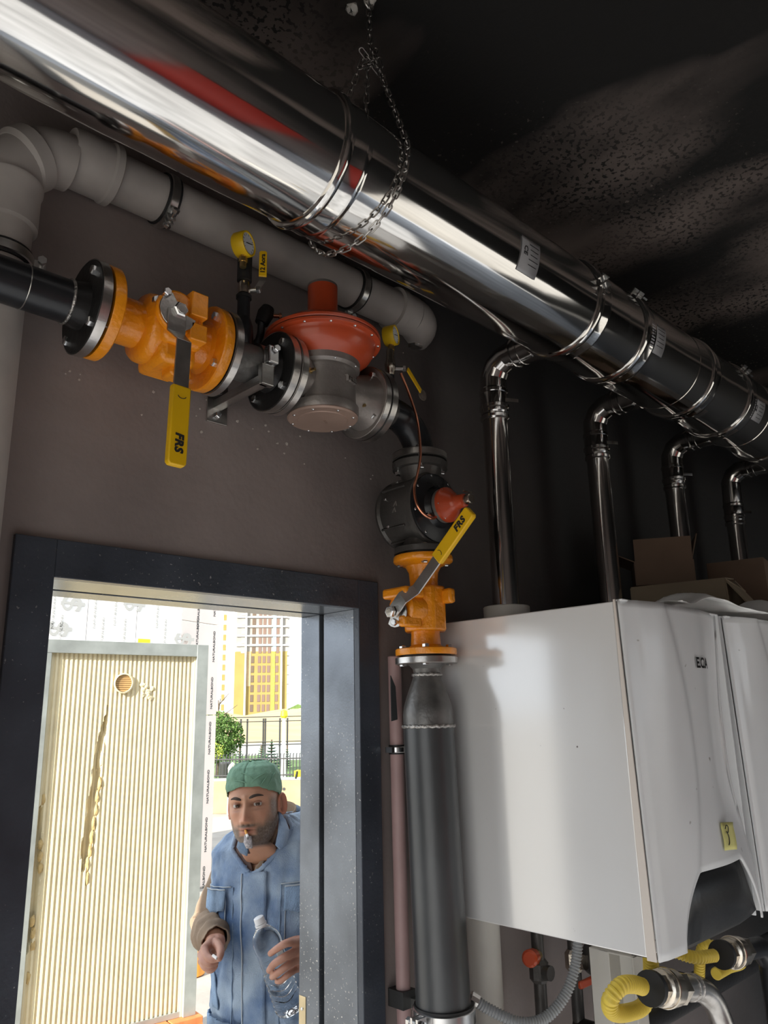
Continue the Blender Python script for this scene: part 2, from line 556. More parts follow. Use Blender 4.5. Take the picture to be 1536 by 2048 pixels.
# door frame: casing on the wall, jamb lining, dark seam, outer lining
dr = bpy.data.objects.new('door_1', None)
COL.objects.link(dr)
dr['kind'] = 'structure'
dr.location = (1.0, 0, 0)
XL, XR, ZT = 0.598, 1.432, 2.033
for nm, lo, hi in (('casing', (0.515, -0.012, 0), (XL, 0.01, 2.113)), ('casing', (XR, -0.012, 0), (1.506, 0.01, 2.113)),
                   ('casing', (XL, -0.012, ZT), (XR, 0.01, 2.113))):
    MB().bb(lo, hi).build(nm, 'trim', dr, smooth=False, bevel=0.002)
for y0, y1, nm in ((0.0, 0.141, 'jamb_lining'), (0.151, 0.246, 'outer_lining')):
    MB().bb((0.52, y0 + .01, 0), (XL, y1, ZT)).build(nm, 'reveal', dr, smooth=False, bevel=0.0015)
    MB().bb((XR, y0 + .01, 0), (1.50, y1, ZT)).build(nm, 'reveal', dr, smooth=False, bevel=0.0015)
    MB().bb((0.52, y0 + .01, ZT), (1.50, y1, 2.112)).build(nm, 'reveal', dr, smooth=False, bevel=0.0015)
g = MB()
g.bb((0.52, 0.141, 0), (XL - 0.008, 0.151, ZT)).bb((XR + 0.008, 0.141, 0), (1.50, 0.151, ZT)).bb((0.52, 0.141, ZT + 0.008), (1.50, 0.151, 2.112))
g.build('seam', 'black', dr, smooth=False)
st = MB().bb((XR - 0.002, 0.215, 0.78), (XR, 0.243, 1.03)).build('strike_plate', 'strike', dr, smooth=False, bevel=0.0005)
MB().bb((XR - 0.0026, 0.222, 0.90), (XR - 0.0018, 0.238, 0.955)).build('latch_hole', 'black', st, smooth=False)
for z in (0.875, 1.0):
    place(SCREW, 'screw', st, (XR - 0.002, 0.229, z), (-1, 0, 0))

# ------------------------------------------------------------------ grey soil pipe with two bends, along the wall under the ceiling
PY, PZ, PR = -0.060, 2.975, 0.058
t = thing('drain_pipe', 'thick grey plastic pipe bending at the left and running under the ceiling behind the duct', 'pipe', (0.40, PY, 0.0))
PX = 0.412
MB().cyl((PX, PY, 0.0), (PX, PY, 2.80), PR, 32).build('vertical_pipe', 'pvc', t)
MB().lathe([(0, PR + 0.001), (0.004, PR + 0.009), (0.085, PR + 0.009), (0.094, PR + 0.013), (0.104, PR + 0.013), (0.108, PR + 0.004)], (PX, PY, 2.735), (0, 0, 1), 36).build('socket', 'pvc', t)
e = MB()
cc = (PX + 0.12, PY, 2.835)
e.tube(arc(cc, (-1, 0, 0), (0, 0, 1), 0.12, 0, PI / 4, 8), PR + 0.004, 32)
e.build('elbow', 'pvc', t)
p45 = arc(cc, (-1, 0, 0), (0, 0, 1), 0.12, PI / 4, PI / 2, 8)
MB().lathe([(-0.03, PR + 0.004), (-0.02, PR + 0.012), (0.012, PR + 0.012), (0.02, PR + 0.003)], p45[0], (1, 0, 1), 36).build('socket', 'pvc', t)
MB().tube(p45, PR + 0.004, 32).build('elbow', 'pvc', t)
MB().lathe([(0, PR + 0.004), (0.02, PR + 0.009), (0.085, PR + 0.009), (0.09, PR + 0.013), (0.105, PR + 0.013), (0.11, PR + 0.002)], (PX + 0.115, PY, PZ), (1, 0, 0), 36).build('socket', 'pvc', t)
MB().cyl((PX + 0.12, PY, PZ), (1.56, PY, PZ), PR, 32).build('horizontal_pipe', 'pvc', t)
MB().lathe([(0, PR + 0.001), (0.003, PR + 0.010), (0.03, PR + 0.010), (0.034, PR + 0.006), (0.08, PR + 0.006)], (1.54, PY, PZ), (1, 0, 0), 36).build('socket', 'pvc', t)
MB().tube(arc((1.62, PY + 0.10, PZ), (0, -1, 0), (1, 0, 0), 0.10, 0, PI / 2 * 0.99, 10), PR + 0.004, 32).build('elbow', 'pvc', t)

def pipe_clamp(c, axis, label, R=PR, lug=(0.5, -0.5, -0.7)):
    k = thing('pipe_clamp', label, 'clamp', c, 'clamps on the grey drain pipe')
    c = Vector(c)
    a = Vector(axis).normalized()
    MB().lathe([(-0.016, R + 0.0005), (-0.016, R + 0.005), (0.016, R + 0.005), (0.016, R + 0.0005)], c, a, 36).build('rubber_lining', 'rubber', k)
    MB().lathe([(-0.011, R + 0.0055), (-0.009, R + 0.0085), (0.009, R + 0.0085), (0.011, R + 0.0055)], c, a, 36).build('steel_band', 'zinc', k)
    d = Vector(lug)
    d = (d - a * d.dot(a)).normalized()
    u = a.cross(d)
    R3 = Matrix((d, u, a)).transposed()
    MB().box(c + d * (R + 0.018) + u * 0.006, (0.024, 0.004, 0.02), R3).box(c + d * (R + 0.018) - u * 0.006, (0.024, 0.004, 0.02), R3).build('lug', 'zinc', k, smooth=False)
    place(BOLTS, 'bolt', k, c + d * (R + 0.022) + u * 0.014, u)
    MB().cyl(c + Vector((0, R + 0.004, 0)), (c.x, 0.002, c.z), 0.005, 10).build('stud', 'zinc', k)
    return k
pipe_clamp((PX, PY, 2.665), (0, 0, 1), 'dark steel pipe clamp on the vertical grey pipe above the black gas pipe', lug=(1, -0.3, 0))
pipe_clamp((0.765, PY, PZ), (1, 0, 0), 'steel pipe clamp on the horizontal grey pipe just right of its elbow', lug=(0, -0.5, -1))
pipe_clamp((1.385, PY, PZ), (1, 0, 0), 'steel pipe clamp on the horizontal grey pipe above the red regulator', lug=(0, 0.4, -1))
pipe_clamp((PX, PY, 1.2), (0, 0, 1), 'pipe clamp low on the vertical grey pipe beside the door', lug=(1, -0.3, 0))
k = thing('pipe_hanger', 'small steel bracket behind the end of the grey pipe', 'bracket', (1.69, -0.04, 2.93))
MB().bb((1.675, -0.03, 2.905), (1.71, 0.001, 2.925)).build('plate', 'zinc', k, smooth=False)
place(SCREW, 'screw', k, (1.692, -0.03, 2.915), (0, -1, 0))

# ------------------------------------------------------------------ horizontal gas train
GY, GZ = -0.15, 2.57
UZ = (0, 0, 1)
AX = (1, 0, 0)
t = thing('gas_supply_pipe', 'glossy black steel gas pipe entering at the left with a black end flange', 'pipe', (0.3, GY, GZ))
MB().lathe([(0, 0.0445), (1.86, 0.0445)], (-1.6, GY, GZ), AX, 36).lathe([(0, 0.0445), (0.27, 0.0446)], (0.26, GY, GZ), AX, 36).build('pipe', 'blackpipe', t)
MB().tube([Vector((0.438, GY, GZ)) + Vector((0, math.cos(q) * 0.045, math.sin(q) * 0.045)) for q in np.linspace(0, 2 * PI, 40)[:-1]], 0.0012, 6, closed=True).build('paint_seam', 'zinc', t)
MB().tube([Vector((0.522, GY, GZ)) + Vector((0, math.cos(q) * 0.0455, math.sin(q) * 0.0455)) for q in np.linspace(0, 2 * PI, 48)[:-1]], 0.0032, 8, closed=True).build('weld_bead', 'weld', t)
MB().lathe([(0, 0.0445), (0.012, 0.0465), (0.032, 0.052)], (0.522, GY, GZ), AX, 36).build('neck', 'flangeblk', t)
flange(t, (0.553, GY, GZ), AX, 0.1, 0.022, 'flangeblk', rim='steeledge')

def lever(parent, pivot, d, n, L0, L1, width, jog=0.03, Lg=None, mgrip='yellow', txt=None, tsize=0.024, upflip=1):
    """steel lever from pivot along d, face normal n, with a plastic grip over its end"""
    d, n = Vector(d).normalized(), Vector(n).normalized()
    sd = n.cross(d)
    p = Vector(pivot)
    h = parent
    th = 0.005
    b = MB()
    path = [(0.0, 0.0), (L0 * 0.28, 0.0), (L0 * 0.45, jog), (L1 * 0.985, jog)]
    wd = width / 2
    vs, fs = [], []
    for i, (a, q) in enumerate(path):
        wv = wd * (1.15 if i < 2 else 0.92)
        for sx, dn in ((-1, 0), (1, 0), (1, th), (-1, th)):
            vs.append(p + d * a + n * (q + dn) + sd * (wv * sx))
    for i in range(len(path) - 1):
        for kx in range(4):
            k2 = (kx + 1) % 4
            fs.append((i * 4 + kx, i * 4 + k2, i * 4 + 4 + k2, i * 4 + 4 + kx))
    fs += [(3, 2, 1, 0), tuple(len(path) * 4 - 4 + q for q in range(4))]
    b.add(vs, fs)
    lv = b.build('lever', 'zinc', h, smooth=False, bevel=0.0012)
    gw, gt = wd * 1.12, 0.008
    g0 = L0
    R = Matrix((sd, d, n)).transposed()
    pts = [(-gw, g0), (gw, g0), (gw, L1 - 0.006), (gw * 0.75, L1), (-gw * 0.75, L1), (-gw, L1 - 0.006)]
    gb = MB()
    gb.prism(pts, p + n * (jog + th / 2 - gt), sd, d, -gt * 2)
    gr = gb.build('grip', mgrip, h, bevel=0.003)
    face = p + n * (jog + th / 2 + gt + 0.0003)
    if txt:
        text(gr, 'lettering', txt, tsize, face + d * (g0 + (L1 - g0) * 0.72), d, sd * -1 * -1 if upflip > 0 else sd * -1, 'ink', bold=0.0012, shear=0.12, spacing=1.12)
        a = [face + d * (g0 + (L1 - g0) * 0.13 + 0.006 * math.sin(q)) + sd * (0.009 * math.cos(q)) for q in np.linspace(0.15, PI - 0.15, 9)]
        MB().tube(a, 0.0008, 5).build('arrow_mark', 'ink', gr)
    return lv

t = thing('ball_valve', 'large orange ball valve in the horizontal gas line, its yellow lever hanging down', 'valve', (0.585, GY, GZ))
MB().lathe([(0, 0.085), (0.004, 0.085)], (0.5765, GY, GZ), AX, 40).build('gasket', 'rubber', t)
MB().lathe([(0, 0.098), (0.003, 0.1), (0.021, 0.1), (0.024, 0.097), (0.026, 0.062), (0.032, 0.054), (0.05, 0.051), (0.09, 0.051), (0.092, 0.058), (0.097, 0.070), (0.104, 0.076),
            (0.115, 0.078), (0.195, 0.078), (0.203, 0.072), (0.21, 0.052), (0.23, 0.051), (0.245, 0.054), (0.252, 0.062), (0.254, 0.097), (0.257, 0.1), (0.275, 0.1), (0.278, 0.098)],
           (0.581, GY, GZ), AX, 48).build('body', 'orange', t)
bx = MB()
bx.bb((0.695, GY - 0.085, GZ - 0.052), (0.79, GY - 0.02, GZ + 0.060))
bx.bb((0.70, GY - 0.066, GZ - 0.090), (0.785, GY + 0.05, GZ + 0.072))
bx.build('bonnet_block', 'orange', t, bevel=0.014)
pad = MB()
pad.lathe([(0, 0.05), (0.012, 0.05), (0.016, 0.046)], (0.722, GY - 0.078, GZ + 0.012), (0, -1, 0), 24)
pad.bb((0.745, GY - 0.105, GZ + 0.012), (0.785, GY - 0.06, GZ + 0.068)).bb((0.745, GY - 0.105, GZ - 0.045), (0.785, GY - 0.06, GZ - 0.005))
pad.build('stop_boss', 'orange', t, bevel=0.006)
lug = MB()
lug.bb((0.735, GY - 0.045, GZ - 0.108), (0.785, GY + 0.0, GZ - 0.08))
lug.build('lug', 'orange', t, bevel=0.006)
PV = Vector((0.714, GY - 0.108, GZ + 0.005))
pl = MB()
ring = [(0.042 * math.cos(q), 0.042 * math.sin(q)) for q in np.linspace(PI * 0.62, PI * 1.95, 14)]
pl.prism(ring + [(0.012, 0.0)], PV + Vector((0, 0.008, 0)), (1, 0, 0), (0, 0, 1), 0.005)
pl.build('stop_plate', 'zinc', t, bevel=0.001)
MB().lathe([(-0.03, 0.012), (0.012, 0.012), (0.014, 0.010)], PV, (0, -1, 0), 20).build('stem', 'steeledge', t)
MB().lathe([(0, 0.017), (0.01, 0.017), (0.013, 0.014)], PV + Vector((0, 0.0, 0)), (0, -1, 0), 6).build('stem_nut', 'bolt', t)
place(BOLTS, 'bolt', t, PV + Vector((-0.03, 0.002, 0.032)), (0, -1, 0))
lever(t, PV + Vector((-0.004, 0.002, 0)), (-0.02, 0, -1), (0, -1, 0), 0.186, 0.353, 0.036, 0.036, txt='FRS')
for q, me in ((0, BOLT), (1, BOLT), (2, BOLT), (3, BOLT)):
    ang = PI / 4 + q * PI / 2
    o2 = Vector((0, math.cos(ang) * 0.08, math.sin(ang) * 0.08))
    place(BOLT, 'bolt', t, Vector((0.553, GY, GZ)) + o2, (-1, 0, 0))
    place(BOLT, 'bolt', t, Vector((0.835, GY, GZ)) + o2, (-1, 0, 0))

t = thing('pipe_spool', 'short raw steel pipe spool between the orange valve and the red regulator', 'pipe', (0.86, GY, GZ))
MB().lathe([(0, 0.085), (0.004, 0.085)], (0.859, GY, GZ), AX, 40).build('gasket', 'rubber', t)
flange(t, (0.863, GY, GZ), AX, 0.1, 0.02, 'alud', rim='steeledge')
MB().lathe([(0, 0.058), (0.015, 0.0475), (0.14, 0.0475)], (0.883, GY, GZ), AX, 36).build('pipe', 'redsteel', t)
flange(t, (1.022, GY, GZ), AX, 0.1, 0.022, 'flangeblk', rim='steeledge')
MB().lathe([(0, 0.0475), (0.018, 0.056)], (1.006, GY, GZ), AX, 36).build('neck', 'flangeblk', t)
MB().lathe([(0, 0.026), (0.05, 0.024), (0.075, 0.017)], (0.942, GY, GZ + 0.04), (0, 0, 1), 20).lathe([(0, 0.0155), (0.055, 0.0155)], (0.942, GY, GZ + 0.115), (0, 0, 1), 20).build('branch_stub', 'blackpipe', t)
MB().lathe([(0, 0.019), (0.008, 0.019)], (0.942, GY, GZ + 0.167), (0, 0, 1), 16).build('collar', 'rubber', t)

# wall bracket holding the spool
t = thing('wall_bracket', 'galvanised wall bracket with arm and ring holding the gas pipe spool', 'bracket', (0.967, 0.0, 2.515))
MB().bb((0.938, -0.006, 2.462), (0.996, 0.0, 2.565)).build('wall_plate', 'zinc', t, smooth=False, bevel=0.001)
for z in (2.545, 2.483):
    place(BOLTS, 'bolt', t, (0.967, -0.007, z), (0, -1, 0))
MB().bb((0.955, -0.205, 2.5), (0.978, -0.004, 2.506)).bb((0.955, -0.205, 2.506), (0.960, -0.004, 2.522)).bb((0.9795, -0.205, 2.5), (0.975, -0.004, 2.522)).build('arm', 'zinc', t, smooth=False, bevel=0.0008)
MB().bb((0.957, -0.212, 2.50), (0.992, -0.195, 2.552)).build('upright', 'zinc', t, smooth=False, bevel=0.002)
MB().lathe([(-0.016, 0.0485), (-0.016, 0.054), (0.016, 0.054), (0.016, 0.0485)], (0.985, GY, GZ), AX, 36).build('ring', 'zinc', t)
MB().bb((0.970, -0.222, 2.555), (1.0, -0.198, 2.60)).build('lug', 'bolt', t, smooth=False, bevel=0.004)
place(BOLTS, 'bolt', t, (0.986, -0.225, 2.59), (0, -1, 0))

# ------------------------------------------------------------------ gauges
def gauge(c, nx, r, label, group='pressure gauges', tail=0.03):
    k = thing('pressure_gauge', label, 'gauge', c, group)
    n = Vector((nx, -math.sqrt(1 - nx * nx), 0)).normalized()
    c = Vector(c)
    MB().lathe([(-0.030, r * 0.93), (-0.026, r), (0.0, r), (0.004, r * 0.97), (0.004, r * 0.86), (0.0005, r * 0.84), (0.0005, 0.001)], c, n, 36).build('case', 'yellowg', k)
    dl = MB().lathe([(0.0008, r * 0.835), (0.0016, r * 0.83)], c, n, 32).build('dial', 'dial', k)
    u = Vector((0, 0, 1)).cross(n).normalized()
    v = Vector((0, 0, 1))
    f = c + n * 0.0018
    tk = MB()
    for i in range(11):
        q = math.radians(225 - 27 * i)
        dd = u * math.cos(q) + v * math.sin(q)
        ee = u * -math.sin(q) + v * math.cos(q)
        tk.box(f + dd * r * 0.68, (r * 0.16, 0.0009, 0.0008), Matrix((dd, ee, n)).transposed())
    tk.build('scale_marks', 'ink', dl, smooth=False)
    for i in (0, 2, 4, 6, 8, 10):
        q = math.radians(225 - 27 * i)
        dd = u * math.cos(q) + v * math.sin(q)
    q = math.radians(20)
    dd = u * math.cos(q) + v * math.sin(q)
    ee = u * -math.sin(q) + v * math.cos(q)
    MB().box(f + n * 0.001 + dd * r * 0.12, (r * 0.95, 0.0016, 0.0008), Matrix((dd, ee, n)).transposed()).build('needle', 'ink', dl, smooth=False)
    MB().cyl(c - n * 0.012 - Vector((0, 0, r - 0.004)), c - n * 0.012 - Vector((0, 0, r + tail)), 0.008, 12).lathe([(0, 0.0105), (0.012, 0.0105)], c - n * 0.012 - Vector((0, 0, r + 0.016)), (0, 0, 1), 6).build('connector', 'brass', k)
    return k
gauge((0.926, GY - 0.035, 2.866), 0.42, 0.032, 'yellow pressure gauge in front of the grey pipe, above the horizontal orange valve')
k = thing('gauge_valve', 'small brass gauge valve with a yellow lettered lever standing up', 'valve', (0.942, GY, 2.74))
MB().lathe([(0, 0.018), (0.1, 0.018), (0.103, 0.014)], (0.942, GY, 2.785), (0, 0, 1), 20).build('sleeve', 'rubber', k)
MB().lathe([(0, 0.011), (0.012, 0.011), (0.014, 0.014), (0.03, 0.016), (0.046, 0.014), (0.05, 0.012)], (0.942, GY, 2.737), (0, 0, 1), 16).build('body', 'nickel', k)
MB().cyl((0.95, GY, 2.762), (0.968, GY - 0.022, 2.762), 0.006, 10).build('stem', 'zinc', k)
place(BOLTS, 'nut', k, (0.966, GY - 0.02, 2.762), (0.6, -0.8, 0))
lv = MB()
pp = [Vector((0.965, GY - 0.02, 2.762)), Vector((0.974, GY - 0.03, 2.785)), Vector((0.976, GY - 0.03, 2.86))]
dn = Vector((-0.6, -0.8, 0)).normalized()
sd = Vector((0.8, -0.6, 0)).normalized()
for a, b in zip(pp[:-1], pp[1:]):
    lv.add([a - sd * 0.008, a + sd * 0.008, b + sd * 0.008, b - sd * 0.008] + [x + dn * 0.002 for x in (a - sd * 0.008, a + sd * 0.008, b + sd * 0.008, b - sd * 0.008)],
           [(3, 2, 1, 0), (4, 5, 6, 7), (0, 1, 5, 4), (1, 2, 6, 5), (2, 3, 7, 6), (3, 0, 4, 7)])
lv.build('lever', 'zinc', k, smooth=False)
a, b = Vector((0.9745, GY - 0.031, 2.797)), Vector((0.9765, GY - 0.031, 2.865))
g = MB().prism([(-0.0095, 0), (0.0095, 0), (0.0095, 0.066), (0.006, 0.07), (-0.006, 0.07), (-0.0095, 0.066)], a - dn * 0.003, sd, (0, 0, 1), -0.007 if sd.cross(Vector((0, 0, 1))).dot(dn) < 0 else 0.007).build('grip', 'yellow', k, bevel=0.001)
text(g, 'lettering', '12 Aora', 0.016, a + dn * 0.0045 + Vector((0, 0, 0.034)), (0, 0, 1), sd * -1, 'ink', bold=0.0004)
k = thing('test_nipple', 'small brass test nipple on a dark fitting beside the gauge valve', 'fitting', (0.99, -0.03, 2.755))
MB().tube([(1.055, 0.0, 2.70), (1.055, -0.05, 2.70), (1.052, -0.065, 2.715), (1.05, -0.07, 2.745)], 0.010, 12).build('tube', 'blackpipe', k)
MB().lathe([(0, 0.018), (0.03, 0.022), (0.05, 0.016)], (1.05, -0.07, 2.742), (0.3, -0.2, 1), 14).build('body', 'rubber', k)
MB().lathe([(0, 0.009), (0.008, 0.009), (0.010, 0.0055), (0.03, 0.0055), (0.033, 0.008), (0.036, 0.008)], (1.062, -0.08, 2.765), (0.9, -0.3, 0.15), 12).build('nipple', 'copper', k)

# ------------------------------------------------------------------ gas regulator
RX, RY = 1.172, -0.172
t = thing('gas_regulator', 'gas pressure regulator with a wide orange-red diaphragm dome over a grey cast body', 'regulator', (RX, RY, 2.46))
MB().lathe([(0, 0.085), (0.004, 0.085)], (1.044, GY, GZ), AX, 40).build('gasket', 'rubber', t)
flange(t, (1.048, GY, GZ), AX, 0.1, 0.02, 'alu', rim='steeledge')
flange(t, (1.325, GY, GZ), AX, 0.1, 0.02, 'alu', rim='steeledge')
MB().lathe([(0, 0.075), (0.04, 0.064), (0.12, 0.070), (0.21, 0.064), (0.262, 0.078)], (1.065, GY - 0.012, GZ - 0.005), AX, 36).build('flow_body', 'alu', t)
MB().lathe([(0, 0.088), (0.008, 0.092), (0.024, 0.092), (0.027, 0.085), (0.108, 0.084), (0.113, 0.087), (0.121, 0.087), (0.127, 0.096), (0.144, 0.097)], (RX, RY, 2.479), UZ, 56).build('cast_body', 'alu', t)
for sx in (-1, 1):
    for z in (2.53, 2.543, 2.587, 2.60):
        MB().bb((RX + sx * 0.074, RY - 0.040, z), (RX + sx * 0.108, RY + 0.02, z + 0.005)).build('rib', 'alu', t, smooth=False, bevel=0.001)
bcv = MB().lathe([(-0.008, 0.0), (-0.008, 0.062), (-0.006, 0.064), (-0.006, 0.086), (-0.002, 0.090), (0.0, 0.090)], (RX, RY, 2.479), UZ, 56).build('bottom_cover', 'cover', t)
bolt_ring(bcv, (RX, RY, 2.473), (0, 0, -1), 0.080, 8, 0.2, SCREW, 'screw')
text(bcv, 'cast_mark', '==', 0.018, (RX + 0.008, RY, 2.4703), (1, 0.6, 0), (0.6, -1, 0), 'cover')
text(t, 'cast_lettering', 'TESS', 0.022, (RX + 0.024, RY - 0.0825, 2.563), (1, 0.28, 0), UZ, 'alu', h=0.004)
for dx, dy, dz in ((-0.088, -0.018, 0.0), (0.100, 0.008, -0.035)):
    p0 = Vector((RX + dx, RY + dy - 0.02, 2.563 + dz))
    MB().lathe([(0, 0.013), (0.014, 0.012)], p0, (0, -1, 0), 16).build('tap_boss', 'alu', t)
    MB().lathe([(0, 0.008), (0.008, 0.008), (0.009, 0.004), (0.022, 0.004)], p0 - Vector((0, 0.014, 0)), (0.2, -1, 0), 8).build('test_point', 'brass', t)
lc = MB().lathe([(-0.004, 0.094), (-0.001, 0.098), (0.004, 0.106), (0.010, 0.114), (0.020, 0.125), (0.032, 0.132), (0.042, 0.135), (0.048, 0.1362), (0.051, 0.1385), (0.0525, 0.148), (0.054, 0.151), (0.060, 0.151), (0.062, 0.149)],
               (RX, RY, 2.624), UZ, 80).build('lower_case', 'redp', t, angle=28)
MB().lathe([(0.0, 0.1478), (0.003, 0.1478)], (RX, RY, 2.6855), UZ, 64).build('membrane_edge', 'rubber', t)
MB().lathe([(0, 0.149), (0.002, 0.151), (0.008, 0.151), (0.010, 0.148), (0.012, 0.136), (0.018, 0.131), (0.036, 0.112), (0.052, 0.08), (0.058, 0.06), (0.060, 0.045)], (RX, RY, 2.688), UZ, 80).build('upper_case', 'redp', t, angle=28)
bolt_ring(t, (RX, RY, 2.6965), UZ, 0.143, 14, 0.1, SCREW, 'screw')
bolt_ring(t, (RX, RY, 2.6765), (0, 0, -1), 0.1435, 14, 0.1, SCREW, 'screw')
MB().lathe([(0, 0.046), (0.01, 0.0395), (0.102, 0.0395)], (RX, RY, 2.744), UZ, 36).build('spring_tower', 'redp', t)
MB().lathe([(0, 0.040), (0.006, 0.040), (0.009, 0.036)], (RX, RY, 2.846), UZ, 36).build('tower_cap', 'alu', t)
bolt_ring(t, (RX, RY, 2.606), (0, 0, -1), 0.0915, 8, 0.35, SCREW, 'screw')
for q in range(4):
    ang = PI / 4 + q * PI / 2
    o2 = Vector((0, math.cos(ang) * 0.08, math.sin(ang) * 0.08))
    place(BOLT, 'bolt', t, Vector((1.022, GY, GZ)) + o2, (-1, 0, 0))
    place(BOLT, 'bolt', t, Vector((1.318, GY, GZ)) + o2, (-1, 0, 0))

gauge((1.452, GY - 0.01, 2.812), 0.42, 0.030, 'yellow pressure gauge to the right of the red regulator dome')
k = thing('gauge_valve', 'small brass gauge valve with its yellow lever turned sideways, below the right gauge', 'valve', (1.44, GY, 2.69))
MB().cyl((1.44, GY, 2.60), (1.44, GY, 2.685), 0.012, 14).build('nipple', 'blackpipe', k)
MB().lathe([(0, 0.011), (0.01, 0.012), (0.02, 0.016), (0.035, 0.016), (0.05, 0.012), (0.08, 0.010)], (1.44, GY, 2.684), (0, 0, 1), 14).build('body', 'nickel', k)
MB().cyl((1.45, GY, 2.71), (1.475, GY - 0.02, 2.71), 0.007, 10).build('stem', 'zinc', k)
place(BOLTS, 'nut', k, (1.472, GY - 0.018, 2.71), (0.8, -0.6, 0))
MB().prism([(-0.009, 0), (0.009, 0), (0.009, 0.075), (-0.009, 0.075)], (1.482, GY - 0.03, 2.708), (0.5, 0.2, 0.8), Vector((0.75, -0.05, -0.85)).normalized(), 0.004).build('lever', 'yellow', k, bevel=0.001)

# elbow turning down
t = thing('pipe_elbow', 'black steel pipe elbow turning the gas line down right of the regulator', 'pipe', (1.55, GY, 2.45))
flange(t, (1.348, GY, GZ), AX, 0.1, 0.022, 'flangeblk', rim='steeledge')
MB().lathe([(0, 0.058), (0.018, 0.0445), (0.06, 0.0445)], (1.37, GY, GZ), AX, 32).build('neck', 'alud', t)
MB().tube([(1.40, GY, GZ)] + arc((1.44, GY, GZ - 0.11), (0, 0, 1), (1, 0, 0), 0.11, 0, PI / 2, 14) + [(1.55, GY, 2.44)], 0.0435, 32).build('bend', 'blackpipe', t)
MB().lathe([(0, 0.078), (0.022, 0.078), (0.022, 0.056), (0.03, 0.0445)], (1.55, GY, 2.448), (0, 0, 1), 40).build('flange', 'alud', t)
MB().lathe([(0.003, 0.0785), (0.003, 0.0795), (0.019, 0.0795), (0.019, 0.0785)], (1.55, GY, 2.448), (0, 0, 1), 40).build('machined_rim', 'steeledge', t)
bolt_ring(t, (1.55, GY, 2.47), (0, 0, 1), 0.0625, 4, 0.75, BOLTS)

# ------------------------------------------------------------------ safety shut-off valve
VX = 1.55
t = thing('shutoff_valve', 'round dark cast gas shut-off valve with a small red side cover', 'valve', (VX, GY, 2.18))
MB().lathe([(0, 0.066), (0.006, 0.066)], (VX, GY, 2.4425), (0, 0, 1), 32).build('gasket', 'rubber', t)
MB().lathe([(0, 0.078), (0.018, 0.080), (0.02, 0.078)], (VX, GY, 2.422), (0, 0, 1), 40).build('top_flange', 'alud', t)
MB().lathe([(0, 0.08), (0.016, 0.08), (0.018, 0.078)], (VX, GY, 2.176), (0, 0, 1), 40).build('bottom_flange', 'alud', t)
MB().lathe([(0, 0.06), (0.03, 0.052), (0.13, 0.05), (0.20, 0.052), (0.232, 0.062)], (VX, GY, 2.192), (0, 0, 1), 32).build('flow_body', 'alud', t)
bolt_ring(t, (VX, GY, 2.418), (0, 0, -1), 0.0625, 4, 0.75, BOLTS)
MB().lathe([(0, 0.0), (0, 0.07), (0.012, 0.098), (0.022, 0.101), (0.03, 0.096), (0.045, 0.098), (0.13, 0.098), (0.136, 0.104), (0.150, 0.104), (0.153, 0.100)], (VX, GY + 0.10, 2.30), (0, -1, 0), 48).build('housing', 'alud', t)
cv = MB().lathe([(0, 0.097), (0.006, 0.097), (0.010, 0.085), (0.014, 0.060), (0.022, 0.055), (0.03, 0.052)], (VX, GY - 0.053, 2.30), (0, -1, 0), 48).build('front_cover', 'blackpipe', t)
bolt_ring(cv, (VX, GY - 0.059, 2.30), (0, -1, 0), 0.090, 8, 0.2, SCREW, 'screw')
bolt_ring(t, (VX, GY + 0.045, 2.30), (0, -1, 0), 0.1, 8, 0.5, SCREW, 'screw')
MB().lathe([(0, 0.048), (0.012, 0.048)], (VX, GY - 0.083, 2.30), (0, -1, 0), 36).build('spacer_ring', 'alu', t)
rc = MB().lathe([(0, 0.049), (0.008, 0.049), (0.012, 0.044), (0.022, 0.036), (0.030, 0.026), (0.038, 0.020), (0.065, 0.018), (0.067, 0.015)], (VX, GY - 0.095, 2.30), (0, -1, 0), 40).build('red_cover', 'redp', t, label='orange-red side cover')
bolt_ring(rc, (VX, GY - 0.103, 2.30), (0, -1, 0), 0.043, 6, 0.1, SCREW, 'screw')
MB().lathe([(0, 0.012), (0.004, 0.014), (0.02, 0.014), (0.022, 0.012)], (VX, GY - 0.162, 2.30), (0, -1, 0), 18).bb((VX - 0.02, GY - 0.178, 2.318), (VX + 0.012, GY - 0.172, 2.322)).build('reset_knob', 'nickel', t)
for q in (0.6, 1.1, 2.0, 2.5, 3.7, 4.2, 5.2):
    d = Vector((math.cos(q), 0, math.sin(q)))
    MB().box(Vector((VX, GY + 0.03, 2.30)) + d * 0.097, (0.012, 0.09, 0.006), Matrix((d, (0, 1, 0), d.cross(Vector((0, 1, 0))))).transposed()).build('rib', 'alud', t, smooth=False, bevel=0.002)
text(t, 'cast_arrow', '>>', 0.03, (VX - 0.098, GY + 0.005, 2.30), (0, -0.3, 1), (0, 1, 0), 'alu', h=0.002)
k = MB().lathe([(0, 0.007), (0.012, 0.007)], (VX - 0.052, GY - 0.066, 2.268), (0, -1, 0), 8).build('tube_nut', 'bolt', t)

t = thing('copper_tube', 'thin bent copper impulse tube from the right gauge valve down to the shut-off valve', 'tube', (1.44, GY - 0.02, 2.6))
cp = bez([(1.452, GY - 0.03, 2.685), (1.475, GY - 0.04, 2.62), (1.482, GY - 0.06, 2.54), (1.474, GY - 0.075, 2.44), (1.45, GY - 0.085, 2.375), (1.425, GY - 0.095, 2.33), (1.418, GY - 0.105, 2.285),
          (1.43, GY - 0.115, 2.255), (1.458, GY - 0.12, 2.243), (1.485, GY - 0.112, 2.252), (1.500, GY - 0.08, 2.268)], 60)
MB().tube(cp, 0.0037, 8).build('tube', 'copper', t)

